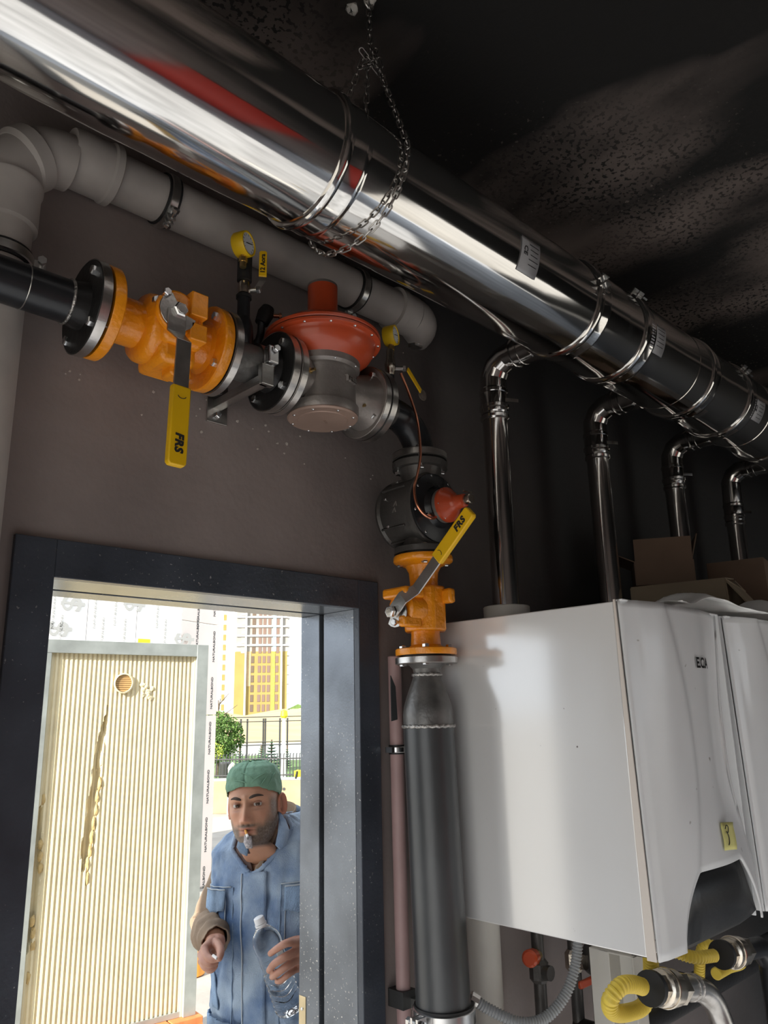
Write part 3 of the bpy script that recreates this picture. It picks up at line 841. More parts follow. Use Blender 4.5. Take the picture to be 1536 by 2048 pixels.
# ------------------------------------------------------------------ vertical orange valve
t = thing('ball_valve', 'orange ball valve in the vertical riser, its yellow lever slanting up to the right', 'valve', (VX, GY, 1.90))
MB().lathe([(0, 0.068), (0.005, 0.068)], (VX, GY, 2.171), UZ, 32).build('gasket', 'rubber', t)
MB().lathe([(0, 0.081), (0.003, 0.083), (0.016, 0.083), (0.018, 0.081), (0.020, 0.05), (0.028, 0.041), (0.055, 0.039), (0.06, 0.039), (0.20, 0.039), (0.225, 0.041), (0.243, 0.05), (0.250, 0.074), (0.254, 0.081), (0.257, 0.083), (0.267, 0.083), (0.271, 0.081)],
           (VX, GY, 1.899), UZ, 48).build('body', 'orange', t)
bx = MB()
oc = [(0.056 * math.cos(PI / 8 + i * PI / 4) / math.cos(PI / 8), 0.056 * math.sin(PI / 8 + i * PI / 4) / math.cos(PI / 8)) for i in range(8)]
bx.prism(oc, (VX, GY, 1.962), (1, 0, 0), (0, 1, 0), 0.122)
bx.build('octagon_housing', 'orange', t, bevel=0.006)
lg = MB()
lg.lathe([(0, 0.046), (0.062, 0.046), (0.068, 0.042)], (VX - 0.03, GY, 2.018), (-1, 0, 0), 28).bb((VX - 0.118, GY - 0.038, 1.968), (VX - 0.05, GY - 0.012, 1.998)).bb((VX + 0.01, GY - 0.085, 2.035), (VX + 0.035, GY - 0.05, 2.075))
lg.bb((VX - 0.118, GY - 0.046, 2.046), (VX - 0.045, GY + 0.046, 2.074))
lg.build('bonnet', 'orange', t, bevel=0.007)
PV2 = Vector((1.428, GY, 2.008))
ring = [(0.040 * math.cos(q), 0.040 * math.sin(q)) for q in np.linspace(-PI * 0.75, PI * 0.45, 12)]
MB().prism(ring + [(-0.012, 0.0)], PV2 + Vector((0.008, 0, 0)), (0, -1, 0), (0, 0, 1), -0.005).build('stop_plate', 'zinc', t, bevel=0.001)
MB().lathe([(-0.03, 0.011), (0.016, 0.011), (0.018, 0.009)], PV2, (-1, 0, 0), 18).build('stem', 'nickel', t)
MB().lathe([(0.006, 0.016), (0.014, 0.016), (0.017, 0.013)], PV2, (-1, 0, 0), 6).build('stem_nut', 'bolt', t)
place(BOLTS, 'bolt', t, PV2 + Vector((-0.004, -0.012, -0.028)), (-1, 0, 0))
lever(t, PV2 + Vector((0.002, 0, 0)), (0, -0.262, 0.228), (-1, 0, 0), 0.185, 0.345, 0.034, -0.026, txt='FRS')
bolt_ring(t, (VX, GY, 2.151), (0, 0, -1), 0.0625, 4, 0.75, BOLTS)
bolt_ring(t, (VX, GY, 1.918), (0, 0, 1), 0.0625, 4, 0.75, BOLTS)

# ------------------------------------------------------------------ riser
t = thing('gas_riser_pipe', 'wide dark steel gas riser pipe with a welded reducer under the vertical orange valve', 'pipe', (VX, GY, 0.0))
MB().lathe([(0, 0.068), (0.005, 0.068)], (VX, GY, 1.894), UZ, 32).build('gasket', 'rubber', t)
flange(t, (VX, GY, 1.876), UZ, 0.083, 0.018, 'alu', rim='steeledge')
MB().lathe([(0, 0.036), (0.012, 0.038), (0.02, 0.046), (0.024, 0.05)], (VX, GY, 1.852), UZ, 32).build('neck', 'redsteel', t)
MB().tube([Vector((VX + 0.0375 * math.cos(q), GY + 0.0375 * math.sin(q), 1.848 + 0.001 * math.sin(q * 17))) for q in np.linspace(0, 2 * PI, 60)[:-1]], 0.0042, 8, closed=True).build('weld_bead', 'weld', t)
MB().lathe([(0, 0.0665), (0.03, 0.0668), (0.05, 0.064), (0.075, 0.056), (0.10, 0.047), (0.118, 0.040), (0.13, 0.0365)], (VX, GY, 1.717), UZ, 40).build('reducer', 'redsteel', t)
MB().tube([Vector((VX + 0.0672 * math.cos(q), GY + 0.0672 * math.sin(q), 1.716 + 0.0012 * math.sin(q * 23))) for q in np.linspace(0, 2 * PI, 90)[:-1]], 0.0045, 8, closed=True).build('weld_bead', 'weld', t)
MB().tube([(VX, GY, 1.716), (VX + 0.006, GY - 0.006, 1.3), (VX + 0.010, GY - 0.010, 1.0), (VX + 0.012, GY - 0.012, 0.0)], 0.067, 40).build('pipe', 'pipegrey', t)
fp = MB()
fp.prism([(0, 0), (0.018, 0.004), (0.014, 0.09), (0, 0.12)], (VX - 0.05, -0.06, 1.73), (1, -0.2, 0), (0, 0, 1), 0.004)
fp.build('back_bracket', 'pipegrey', t, smooth=False)

CZ = 1.045
t = thing('riser_clamp', 'shiny steel clamp ring round the dark riser pipe at the bottom of the view', 'clamp', (VX + 0.01, GY - 0.01, CZ))
c0 = Vector((VX + 0.01, GY - 0.01, CZ))
MB().lathe([(-0.022, 0.068), (-0.022, 0.073), (0.022, 0.073), (0.022, 0.068)], c0, UZ, 40).build('rubber_lining', 'rubber', t)
MB().lathe([(-0.016, 0.0735), (-0.014, 0.077), (0.014, 0.077), (0.016, 0.0735)], c0, UZ, 40).build('band', 'bolt', t)
MB().bb((c0.x - 0.105, c0.y - 0.012, CZ - 0.014), (c0.x - 0.07, c0.y - 0.006, CZ + 0.014)).bb((c0.x - 0.105, c0.y + 0.006, CZ - 0.014), (c0.x - 0.07, c0.y + 0.012, CZ + 0.014)).build('ear', 'bolt', t, smooth=False)
place(BOLTS, 'bolt', t, c0 + Vector((-0.092, -0.013, 0)), (0, -1, 0))
MB().bb((c0.x - 0.008, c0.y + 0.07, CZ - 0.012), (c0.x + 0.008, 0.0, CZ + 0.012)).build('stud', 'zinc', t, smooth=False)

# pink pipe behind the riser
t = thing('pink_pipe', 'slim pinkish plastic pipe on the wall between the door and the riser', 'pipe', (1.55, -0.03, 0))
MB().cyl((1.555, -0.032, 0.0), (1.545, -0.032, 1.905), 0.0185, 20, 0.002).build('pipe', 'pink', t)
MB().bb((1.525, -0.055, 1.035), (1.57, -0.001, 1.075)).build('wall_box', 'iron', t, smooth=False)
k = thing('small_clamp', 'small chromed clamp on the pinkish pipe left of the riser', 'clamp', (1.55, -0.032, 1.655))
MB().lathe([(-0.012, 0.019), (-0.012, 0.022), (0.012, 0.022), (0.012, 0.019)], (1.5465, -0.032, 1.655), UZ, 24).build('rubber_lining', 'rubber', k)
MB().lathe([(-0.008, 0.0225), (-0.006, 0.0245), (0.006, 0.0245), (0.008, 0.0225)], (1.5465, -0.032, 1.655), UZ, 24).build('band', 'bolt', k)
MB().bb((1.515, -0.045, 1.648), (1.525, -0.02, 1.662)).build('ear', 'bolt', k, smooth=False)
# ------------------------------------------------------------------ stainless flue duct under the ceiling
DY, DZ, DR = -0.50, 2.88, 0.14
t = thing('flue_duct', 'long shiny stainless steel flue duct running under the ceiling over the boilers', 'duct', (1.0, DY, DZ))
cuts = [-1.6, 0.86, 1.79, 2.05, 2.51, 2.82, 3.26, 3.62, 4.3, 5.5]
for i, (a, b) in enumerate(zip(cuts[:-1], cuts[1:])):
    L = b - a
    n = max(6, int(L / 0.08))
    pr = [(0, DR + 0.0025), (0.045, DR + 0.0025), (0.05, DR + 0.004), (0.056, DR + 0.0005), (0.062, DR + 0.001)]
    pr += [(0.062 + (L - 0.062) * j / n, DR + 0.0006 * math.sin(j * 2.1 + i * 1.7)) for j in range(1, n + 1)]
    MB().lathe(pr, (a, DY, DZ), AX, 96).build('duct_section', 'inox', t, angle=50)
for x in cuts[1:-1]:
    q = MB()
    q.lathe([(-0.011, DR + 0.001), (-0.009, DR + 0.007), (-0.003, DR + 0.009), (0.003, DR + 0.009), (0.009, DR + 0.007), (0.011, DR + 0.001)], (x, DY, DZ), AX, 96)
    q.build('locking_band', 'inox', t)
for x, ang in ((1.79, 172), (2.05, 140), (2.82, 150)):
    a = math.radians(ang)
    d = Vector((0, math.cos(a), math.sin(a)))
    u = Vector((0, -math.sin(a), math.cos(a)))
    c = Vector((x, DY, DZ)) + d * (DR + 0.014)
    R3 = Matrix((AX, u, d)).transposed()
    lt = MB().box(c + u * 0.012, (0.026, 0.003, 0.022), R3).box(c - u * 0.012, (0.026, 0.003, 0.022), R3).build('band_latch', 'zinc', t, smooth=False)
    MB().cyl(c + u * 0.035, c - u * 0.028, 0.003, 8).box(c + u * 0.034, (0.022, 0.003, 0.006), R3).build('latch_screw', 'bolt', lt)

def duct_patch(x0, x1, a0, a1, name, m, lift=0.0022, n=10):
    rows = []
    for i in range(n + 1):
        a = math.radians(a0 + (a1 - a0) * i / n)
        rows.append([(x, DY + (DR + lift) * math.cos(a), DZ + (DR + lift) * math.sin(a)) for x in (x0, (x0 + x1) / 2, x1)])
    return MB().grid(rows).build(name, m, t, solid=0.0006)
for x0, x1, a0, a1 in ((1.42, 1.495, 178, 214), (2.075, 2.16, 178, 214), (2.86, 2.95, 190, 222)):
    sk = duct_patch(x0, x1, a0, a1, 'sticker', 'sticker')
    lines = MB()
    for j in range(5):
        aa = math.radians(a0 + 6 + j * 5)
        p = Vector((0, math.cos(aa), math.sin(aa)))
        c = Vector(((x0 + x1) / 2 + 0.012, DY, DZ)) + p * (DR + 0.0036)
        lines.box(c, ((x1 - x0) * (0.5 - 0.06 * (j % 3)), 0.0016, 0.0004), Matrix((AX, Vector((0, -p.z, p.y)), p)).transposed())
    lines.build('print_lines', 'ink', sk, smooth=False)
    aa = math.radians(a0 + 14)
    p = Vector((0, math.cos(aa), math.sin(aa)))
    text(sk, 'lettering', 'CE', 0.02, Vector((x0 + 0.017, DY, DZ)) + p * (DR + 0.0036), (0.0, -p.z, p.y), (-1, 0, 0) if False else Vector((0, -p.z, p.y)).cross(AX) * 0 + Vector((-1, 0, 0)), 'ink')

FX = [1.87, 2.48, 3.09, 3.69]
FY = -0.185
for i, x in enumerate(FX):
    stub = MB().lathe([(0, 0.056), (0.012, 0.05), (0.03, 0.0455), (0.075, 0.0455)], (x, DY + 0.118, 2.845), (0, 1, 0), 36)
    stub.lathe([(0, DR + 0.0018), (0.15, DR + 0.0018)], (x - 0.075, DY, DZ), AX, 64)
    stub.build('branch_tee', 'inox', t)

flue_lab = ['first thin stainless flue pipe rising from the nearest white boiler to the big duct',
            'second stainless flue pipe from the left, behind the first boiler top, elbowing into the duct',
            'third stainless flue pipe from the left, rising behind the open cardboard box',
            'last stainless flue pipe at the right edge, beside the cardboard boxes']
for i, x in enumerate(FX):
    k = thing('flue_pipe', flue_lab[i], 'pipe', (x, FY, 2.0), 'stainless flue pipes over the boilers')
    r = 0.040
    top = 2.665 if i < 3 else 2.60
    MB().cyl((x, FY, 2.0), (x, FY, top), r, 40).build('vertical_pipe', 'inoxd', k)
    for z, q in ((top - 0.012, 0.006), (top + 0.022, 0.008), (top + 0.075, 0.006)):
        MB().lathe([(-0.010, r + 0.001), (-0.005, r + q), (0.005, r + q), (0.010, r + 0.001)], (x, FY, z), UZ, 40).build('bead', 'inoxd', k)
    MB().lathe([(0, r + 0.001), (0.004, r + 0.004), (0.085, r + 0.004), (0.09, r + 0.001)], (x, FY, top), UZ, 40).build('socket', 'inoxd', k)
    MB().box((x + 0.02, FY - 0.052, top + 0.04), (0.05, 0.004, 0.012), Matrix.Rotation(-0.5, 3, 'Z')).build('clip', 'inoxd', k, smooth=False)
    zc = 2.845
    # segmented (mitred) 90 degree elbow: four gores
    c = Vector((x, FY - 0.075, zc - 0.075))
    pts = [Vector((x, FY, top + 0.08))] + [c + Vector((0, math.cos(a) * 0.075, math.sin(a) * 0.075)) for a in (0.26, 0.79, 1.31)] + [Vector((x, FY - 0.075, zc)), Vector((x, FY - 0.10, zc))]
    MB().tube(pts, r + 0.003, 40).build('elbow', 'inoxd', k, angle=12)
    for y in (FY - 0.095, FY - 0.122):
        MB().lathe([(-0.008, r + 0.002), (-0.004, r + 0.008), (0.004, r + 0.008), (0.008, r + 0.002)], (x, y, zc), (0, 1, 0), 40).build('bead', 'inoxd', k)
    MB().cyl((x, FY - 0.09, zc), (x, DY + 0.15, zc), r + 0.0035, 40).build('branch_socket', 'inoxd', k)

# ------------------------------------------------------------------ chain slung under the duct
t = thing('hanging_chain', 'thin steel chain hanging from the ceiling and looped under the shiny duct', 'chain', (1.05, DY, 3.44))
lk = MB()
L2, W2 = 0.0085, 0.0058
loop = [(L2 + W2 * math.cos(a) if abs(a) < PI / 2 else -L2 + W2 * math.cos(a), W2 * math.sin(a)) for a in np.linspace(-PI, PI, 15)[:-1]]
lk.tube([(0, y, x) for x, y in loop], 0.0019, 6, closed=True)
LINK = lk.mesh('link')
LINK.materials.append(MT['chain'])
LINK.shade_smooth()
def run_chain(pts, pitch=0.0205):
    P = [Vector(p) for p in pts]
    segs = [(b - a).length for a, b in zip(P[:-1], P[1:])]
    tot = sum(segs)
    n = int(tot / pitch)
    for i in range(n):
        s = (i + 0.5) * tot / n
        j = 0
        while s > segs[j]:
            s -= segs[j]
            j += 1
        p = P[j].lerp(P[j + 1], s / segs[j])
        d = (P[j + 1] - P[j]).normalized()
        q = d.to_track_quat('Z', 'Y') @ Quaternion((0, 0, 1), PI / 4 + (PI / 2 if i % 2 else 0) + random.uniform(-.25, .25))
        o = place(LINK, 'link', t, p)
        o.rotation_euler = q.to_euler()
KN = Vector((1.05, DY, 3.295))
run_chain([(1.05, DY, 3.44), KN])
rr = DR + 0.009
loopf = [KN + Vector((0, -0.004, 0))]
for a in np.linspace(math.radians(152), math.radians(282), 26):
    f = (a - math.radians(152)) / math.radians(130)
    sag = 0.012 * f
    loopf.append(Vector((1.022 - 0.055 * f, DY + rr * math.cos(a), DZ + rr * math.sin(a) - sag)))
for a in np.linspace(math.radians(290), math.radians(385), 16):
    f = (a - math.radians(290)) / math.radians(95)
    loopf.append(Vector((0.967 + 0.02 * f, DY + rr * math.cos(a), DZ + rr * math.sin(a) - 0.012 * (1 - f))))
loopf.append(KN + Vector((-0.01, 0.006, -0.01)))
run_chain(loopf)
run_chain([KN + Vector((0.004, 0.012, 0)), KN + Vector((0.008, 0.03, -0.22))])
for p0, p1 in (((-0.03, 0, -0.02), (0.03, 0, -0.05)), ((0.03, 0.01, 0.03), (0.0, 0, -0.05)), ((0.0, -0.01, -0.04), (-0.035, 0, -0.08)), ((0.02, -0.01, -0.02), (0.035, -0.01, -0.085))):
    run_chain([KN + Vector(p0), KN + Vector(p1)], 0.018)
MB().tube(arc((1.05, DY, 3.430), (1, 0, 0), (0, 0, 1), 0.012, -PI * 0.9, PI * 0.75, 12), 0.0028, 8).build('ceiling_hook', 'chain', t)
k = thing('foam_blob', 'pale dab of foam on the dark ceiling beside the chain', 'foam', (1.03, -0.45, 3.45))
for nm, c in (('dab', (1.035, -0.452, 3.447)), ('dab', (1.052, -0.50, 3.449))):
    b = MB().lathe([(0, 0.0), (0.002, 0.012), (0.009, 0.016), (0.02, 0.014)], Vector(c) - Vector((0, 0, 0.013)), (0.1, 0, 1), 10)
    b.v = [(x + random.uniform(-.003, .003), y + random.uniform(-.003, .003), z) for x, y, z in b.v]
    b.build(nm, 'pvcw', k)

# ------------------------------------------------------------------ boilers
BW, BZ0, BZ1 = 0.515, 1.236, 1.995
BF = -0.69
def smooth(a, b, x):
    q = min(1, max(0, (x - a) / (b - a)))
    return q * q * (3 - 2 * q)
def front_y(x, z):
    """front shell depth; x,z 0..1 from the left bottom"""
    d = 0.012 * math.sin(PI * min(1, x * 1.0)) + 0.004
    d -= 0.030 * smooth(0.62, 1.0, x) * (1 - 0.85 * smooth(0.55, 0.0, z)) * (0.55 + 0.45 * math.sin(PI * min(1, max(0, (z - 0.1) / 0.9))))
    d += 0.020 * smooth(0.45, 0.0, z) * smooth(0.2, 0.7, x)
    ridge = 0.33 + 0.14 * math.sin((z - 0.1) * PI * 1.15)
    d -= 0.006 * smooth(ridge - 0.02, ridge + 0.02, x)
    d += 0.006 * smooth(0.06 + 0.12 * (1 - z), 0.10 + 0.12 * (1 - z), x) * smooth(0.55, 0.95, z)
    return -d
def arch_z(x):
    """height of the lower cut-out at x (0..1), metres above the bottom edge"""
    a, b = 0.20, 0.975
    if x <= a or x >= b:
        return 0.0
    q = (x - a) / (b - a)
    return 0.146 * min(1, (math.sin(PI * min(1, q * 1.02)) * 1.6) ** 0.55 if q < 0.5 else (math.sin(PI * q) * 1.9) ** 0.5)
def shell_y(x, z):
    """world y of the front cover at x, z in 0..1"""
    return BF + 0.0144 * z * (1 - smooth(0, 0.3, x)) + front_y(x, z) * smooth(0, 0.05, x) * smooth(-0.02, 0.05, 1 - x + 0.03)
def boiler(x0, label, first=False):
    t = thing('wall_boiler', label, 'boiler', (x0, -0.02, BZ0), 'white wall-hung boilers in a row')
    H = BZ1 - BZ0
    MB().bb((x0, BF + 0.026, BZ0 + 0.004), (x0 + BW, -0.012, BZ1)).build('casing', 'boiler', t, bevel=0.003)
    # front cover: edge strip plus curved shell with the arched cut-out
    MB().prism([(0, 0), (0.022, 0), (0.006, H + 0.004), (0, H + 0.004)], (x0 - 0.001, BF + 0.0245, BZ0), (0, -1, 0), (0, 0, 1), 0.004).build('edge_strip', 'boilert' if first else 'boilerf', t, bevel=0.001)
    MB().bb((x0 + BW - 0.004, BF + 0.002, BZ0), (x0 + BW + 0.001, BF + 0.0245, BZ1 + 0.003)).build('edge_strip', 'boilerf', t, bevel=0.001)
    MB().bb((x0 + 0.002, BF + 0.004, BZ1), (x0 + BW - 0.002, BF + 0.0245, BZ1 + 0.004)).build('top_strip', 'boilerf', t, bevel=0.001)
    xs = sorted(set(list(np.linspace(0, 1, 41)) + [0.2005, 0.206, 0.9745, 0.969]))
    NZ = 40
    rows = []
    for x in xs:
        zb = arch_z(x) / H
        col = []
        for j in range(NZ + 1):
            z = zb + (1 - zb) * j / NZ
            lean = 0.016 * (z)
            col.append((x0 + BW * x, shell_y(x, z), BZ0 + H * z + 0.003 * z))
        rows.append(col)
    sh = MB().grid(rows).build('front_cover', 'boilerf', t, solid=0.005, angle=40)
    # black control panel behind the arch, sloping back at the bottom
    bp = []
    for x in np.linspace(0.19, 0.985, 22):
        zt = (arch_z(min(0.97, max(0.21, x))) + 0.012)
        bp.append([(x0 + BW * x, BF + 0.012 + front_y(x, 0.1) * 0.6, BZ0 + zt), (x0 + BW * x, BF + 0.006 + front_y(x, 0.1) * 0.6, BZ0 + zt * 0.4), (x0 + BW * x, BF + 0.016, BZ0 - 0.002), (x0 + BW * x, BF + 0.045, BZ0 - 0.024), (x0 + BW * x, BF + 0.12, BZ0 - 0.026)])
    MB().grid(bp).build('control_panel', 'bblack', t, solid=0.003)
    fc = MB().lathe([(0, 0.069), (0.060, 0.069), (0.062, 0.066)], (x0 + 0.24 if x0 > 1.7 else 1.87, FY, BZ1 - 0.005), UZ, 40).build('flue_collar', 'pvcw', t)
    for dx in (0.12, 0.38):
        MB().bb((x0 + dx - 0.03, -0.014, BZ1 - 0.10), (x0 + dx + 0.03, 0.0, BZ1 - 0.06)).build('hanger', 'zinc', t, smooth=False)
    return t
b1 = boiler(1.65, 'nearest white wall boiler, left side in view, yellow note on its front', True)
lg_ = text(b1, 'brand_lettering', 'E.C.A', 0.036, (1.988, BF - 0.02, 1.858), (1, 0, 0), (0, 0, 1), 'ink', bold=0.0012, spacing=0.95)
for v in lg_.data.vertices:
    wx, wz = v.co.x + wloc(b1).x, v.co.z + wloc(b1).z
    v.co.y = shell_y((wx - 1.65) / BW, (wz - BZ0) / (BZ1 - BZ0)) - 0.006 - wloc(b1).y
boiler(2.222, 'second white wall boiler, cut by the right picture edge')
boiler(2.835, 'third white wall boiler, hidden behind the second')
boiler(3.432, 'fourth and last white wall boiler of the row')
nt_ = thing('sticky_note', 'crumpled yellow sticky note with a pen loop on the nearest boiler front', 'note', (2.0, BF - 0.02, 1.445))
yn = shell_y(0.66, 0.28) - 0.004
rows = []
for i in range(6):
    for_ = []
    for j in range(7):
        u, v = i / 5, j / 6
        for_.append((1.972 + 0.058 * u + 0.004 * v, yn - 0.003 - 0.012 * max(0, u - 0.6) - 0.006 * max(0, 0.35 - v) - 0.002 * math.sin(v * 5), 1.415 + 0.062 * v - 0.004 * u))
    rows.append(for_)
MB().grid(rows).build('paper', 'note', nt_, solid=0.0006)
MB().tube(bez([(1.988, yn - 0.0055, 1.462), (1.995, yn - 0.006, 1.470), (2.004, yn - 0.006, 1.464), (2.000, yn - 0.006, 1.452), (1.992, yn - 0.006, 1.456), (2.002, yn - 0.006, 1.444), (2.001, yn - 0.0065, 1.43), (1.994, yn - 0.0075, 1.425)], 24), 0.0011, 5).build('pen_stroke', 'ink', nt_)

# ------------------------------------------------------------------ boxes and bag on top of the boilers
def card_box(name, label, lo, size, rz, m, flaps=(), ink=None):
    k = thing(name, label, 'box', lo, 'cardboard boxes on the boilers')
    R = Matrix.Rotation(rz, 3, 'Z')
    o = Vector(lo)
    sx, sy, sz = size
    th = 0.004
    def pt(x, y, z):
        return o + R @ Vector((x, y, z))
    def board(nm, a, b, c, mm=m):
        """board spanned from corner a by b and c"""
        a, b, c = Vector(a), Vector(b), Vector(c)
        mb = MB().prism([(0, 0), (b.length, 0), (b.length, c.length), (0, c.length)], pt(*a), (R @ b).normalized(), (R @ c).normalized(), th)
        return mb.build(nm, mm, k, smooth=False)
    fr = board('side', (0, sy, 0), (0, -sy, 0), (0, 0, sz))
    board('side', (0, 0, 0), (sx, 0, 0), (0, 0, sz), m)
    board('side', (sx, 0, 0), (0, sy, 0), (0, 0, sz))
    board('side', (sx, sy, 0), (-sx, 0, 0), (0, 0, sz))
    board('bottom', (0, 0, 0), (sx, 0, 0), (0, sy, 0))
    for a, b, c in flaps:
        board('flap', a, b, c)
    return k, R, o, fr
k, R, o, fr = card_box('cardboard_box', 'flattened wide pale cardboard box on the boiler tops', (2.62, -0.535, 2.002), (0.36, 0.315, 0.165), 0.21, 'cardl',
         (((0, 0.315, 0.165), (0, -0.315, 0), (0.17, 0, 0.018)), ((0.36, 0.0, 0.165), (0, 0.315, 0), (-0.17, 0, 0.014)), ((0.0, 0.0, 0.165), (0.36, 0, 0), (0.03, -0.09, -0.13))))
k, R, o, fr = card_box('cardboard_box', 'open brown cardboard box with raised flaps standing on the wide pale box', (2.73, -0.385, 2.185), (0.22, 0.20, 0.085), 0.55, 'card',
         (((0, 0.20, 0.085), (0, -0.20, 0), (-0.012, 0, 0.085)), ((0, 0.20, 0.085), (0.2, 0, 0), (-0.02, 0.11, 0.05)), ((0.2, 0.0, 0.085), (-0.2, 0, 0), (0.03, -0.03, 0.10))))
ux = R @ Vector((0, -1, 0))
cc = o + R @ Vector((-0.001, 0.10, 0.04))
pk = MB()
for i in range(5):
    for j in range(2):
        pk.box(cc + ux * (-0.02 + i * 0.012) + Vector((0, 0, -0.02 + j * 0.03)), (0.008, 0.001, 0.022), Matrix((ux, R @ Vector((-1, 0, 0)), (0, 0, 1))).transposed())
pk.build('red_print', 'redink', k, smooth=False)
k, R, o, fr = card_box('cardboard_box', 'small brown cardboard box behind the open box, near the last flue pipe', (3.08, -0.50, 2.002), (0.2, 0.20, 0.30), 0.2, 'card')
bag = thing('plastic_bag', 'crumpled white plastic sheet lying over the top edge of the first two boilers', 'bag', (2.3, -0.6, 2.0))
rows = []
N, Mx = 60, 16
for i in range(N + 1):
    u = i / N
    row = []
    for j in range(Mx + 1):
        v = j / Mx
        x = 1.90 + 0.76 * u
        y = -0.715 + 0.21 * v + 0.03 * math.sin(u * 7)
        hump = 0.048 * math.exp(-((u - 0.33) / 0.14) ** 2) + 0.058 * math.exp(-((u - 0.84) / 0.10) ** 2) + 0.006
        z = 2.008 + hump * (0.35 + 0.65 * math.sin(PI * min(1, 0.15 + v))) + 0.007 * math.sin(u * 41 + v * 9) * (1 - abs(2 * v - 1)) * (0.3 + (u < 0.6))
        z += 0.004 * mnoise.noise(Vector((u * 14, v * 9, 1.3)))
        row.append((x, y, max(2.0035, z)))
    rows.append(row)
MB().grid(rows).build('sheet', 'sheet', bag, solid=0.0012, angle=60)

# ------------------------------------------------------------------ pipes and hoses under the boilers
def corr_tube(pts, r, pitch, amp, n=14):
    """corrugated flexible tube along a smooth path"""
    P = bez(pts, 60)
    seg = [0]
    for a, b in zip(P[:-1], P[1:]):
        seg.append(seg[-1] + (b - a).length)
    tot = seg[-1]
    m = int(tot / pitch * 4)
    out, rs = [], []
    j = 0
    for i in range(m + 1):
        s = tot * i / m
        while j < len(seg) - 2 and s > seg[j + 1]:
            j += 1
        f = (s - seg[j]) / max(1e-9, seg[j + 1] - seg[j])
        out.append(P[j].lerp(P[j + 1], f))
        rs.append(r + amp * (1 if i % 4 in (1, 2) else -1))
    return MB().tube(out, rs, n)
t = thing('flexible_conduit', 'grey corrugated conduit looping from the riser up to the nearest boiler', 'conduit', (1.7, -0.3, 1.03))
corr_tube([(1.625, -0.19, 1.072), (1.655, -0.22, 1.045), (1.70, -0.28, 1.018), (1.76, -0.31, 1.02), (1.82, -0.335, 1.065), (1.863, -0.345, 1.14), (1.882, -0.35, 1.25)], 0.0125, 0.0075, 0.0012).build('conduit', 'corr', t)
MB().lathe([(-0.01, 0.016), (0.01, 0.016)], (1.632, -0.195, 1.066), (1, -1, -0.8), 10).build('cable_tie', 'zinc', t)

def corr_hose(name, label, pts, r=0.0175):
    k = thing(name, label, 'hose', pts[0], 'yellow gas hoses under the boilers')
    corr_tube(pts, r, 0.0085, 0.0011, 18).build('hose', 'yhose', k)
    return k
corr_hose('yellow_hose', 'yellow corrugated gas hose dropping from the nearest boiler and curling back to the brass union',
          [(1.918, -0.52, 1.24), (1.92, -0.52, 1.17), (1.948, -0.50, 1.111), (1.942, -0.48, 1.045), (1.845, -0.49, 1.052), (1.73, -0.52, 1.088), (1.692, -0.54, 1.125), (1.715, -0.555, 1.150), (1.765, -0.557, 1.143), (1.808, -0.556, 1.128)], 0.018)
corr_hose('yellow_hose', 'short yellow corrugated hose end beside the right-hand union, below the black control panel', [(2.085, -0.40, 1.19), (2.09, -0.46, 1.145), (2.13, -0.52, 1.118), (2.20, -0.552, 1.113)], 0.015)
corr_hose('yellow_hose', 'slanting yellow hose piece in the shadow behind the right-hand union', [atY(1432, 1948, -0.42), atY(1455, 1935, -0.42), atY(1480, 1922, -0.42), (2.60, -0.33, 1.02), (2.62, -0.285, 0.90)], 0.016)

def union(name, label, p, d, s=1.0, tube=None):
    k = thing(name, label, 'pipe fitting', p, 'brass unions on the gas hoses')
    p, d = Vector(p), Vector(d).normalized()
    MB().lathe([(0, 0.034 * s), (0.014 * s, 0.034 * s)], p, d, 24).build('rubber_ring', 'rubber', k)
    MB().lathe([(0.014 * s, 0.022 * s), (0.016 * s, 0.031 * s), (0.040 * s, 0.031 * s), (0.042 * s, 0.027 * s)], p, d, 6).build('hex_nut', 'nickel', k)
    MB().lathe([(0.041 * s, 0.028 * s), (0.045 * s, 0.036 * s), (0.075 * s, 0.0375 * s), (0.10 * s, 0.0365 * s), (0.104 * s, 0.030 * s)], p, d, 32).build('union_body', 'nickel', k)
    MB().lathe([(0.062 * s, 0.0378 * s), (0.064 * s, 0.0395 * s), (0.069 * s, 0.0395 * s), (0.071 * s, 0.0378 * s)], p, d, 32).build('ridge', 'nickel', k)
    MB().lathe([(0.103 * s, 0.031 * s), (0.105 * s, 0.034 * s), (0.135 * s, 0.034 * s), (0.138 * s, 0.028 * s)], p, d, 6).build('hex_nut', 'nickel', k)
    return p + d * 0.136 * s, d
e1, d1 = union('brass_union', 'nickel-plated brass union between the yellow hose loop and the bent steel pipe', (1.838, -0.556, 1.118), (1, 0.02, -0.22), 1.12)
t = thing('gas_connection_pipe', 'bent raw steel pipe leaving the lower union downward right', 'pipe', tuple(e1))
pp = [e1 - d1 * 0.01, e1 + d1 * 0.06]
bend = [Vector((2.04 + 0.0, -0.556, 1.06))]
MB().tube(bez([e1 - d1 * 0.01, e1 + d1 * 0.055, e1 + d1 * 0.11 + Vector((0.0, -0.002, -0.005)), e1 + d1 * 0.16 + Vector((-0.004, -0.01, -0.03)), e1 + d1 * 0.19 + Vector((-0.012, -0.02, -0.085)), e1 + d1 * 0.195 + Vector((-0.01, -0.03, -0.16)), e1 + d1 * 0.195 + Vector((-0.01, -0.03, -0.5))], 40), 0.029, 28).build('pipe', 'steeledge', t)
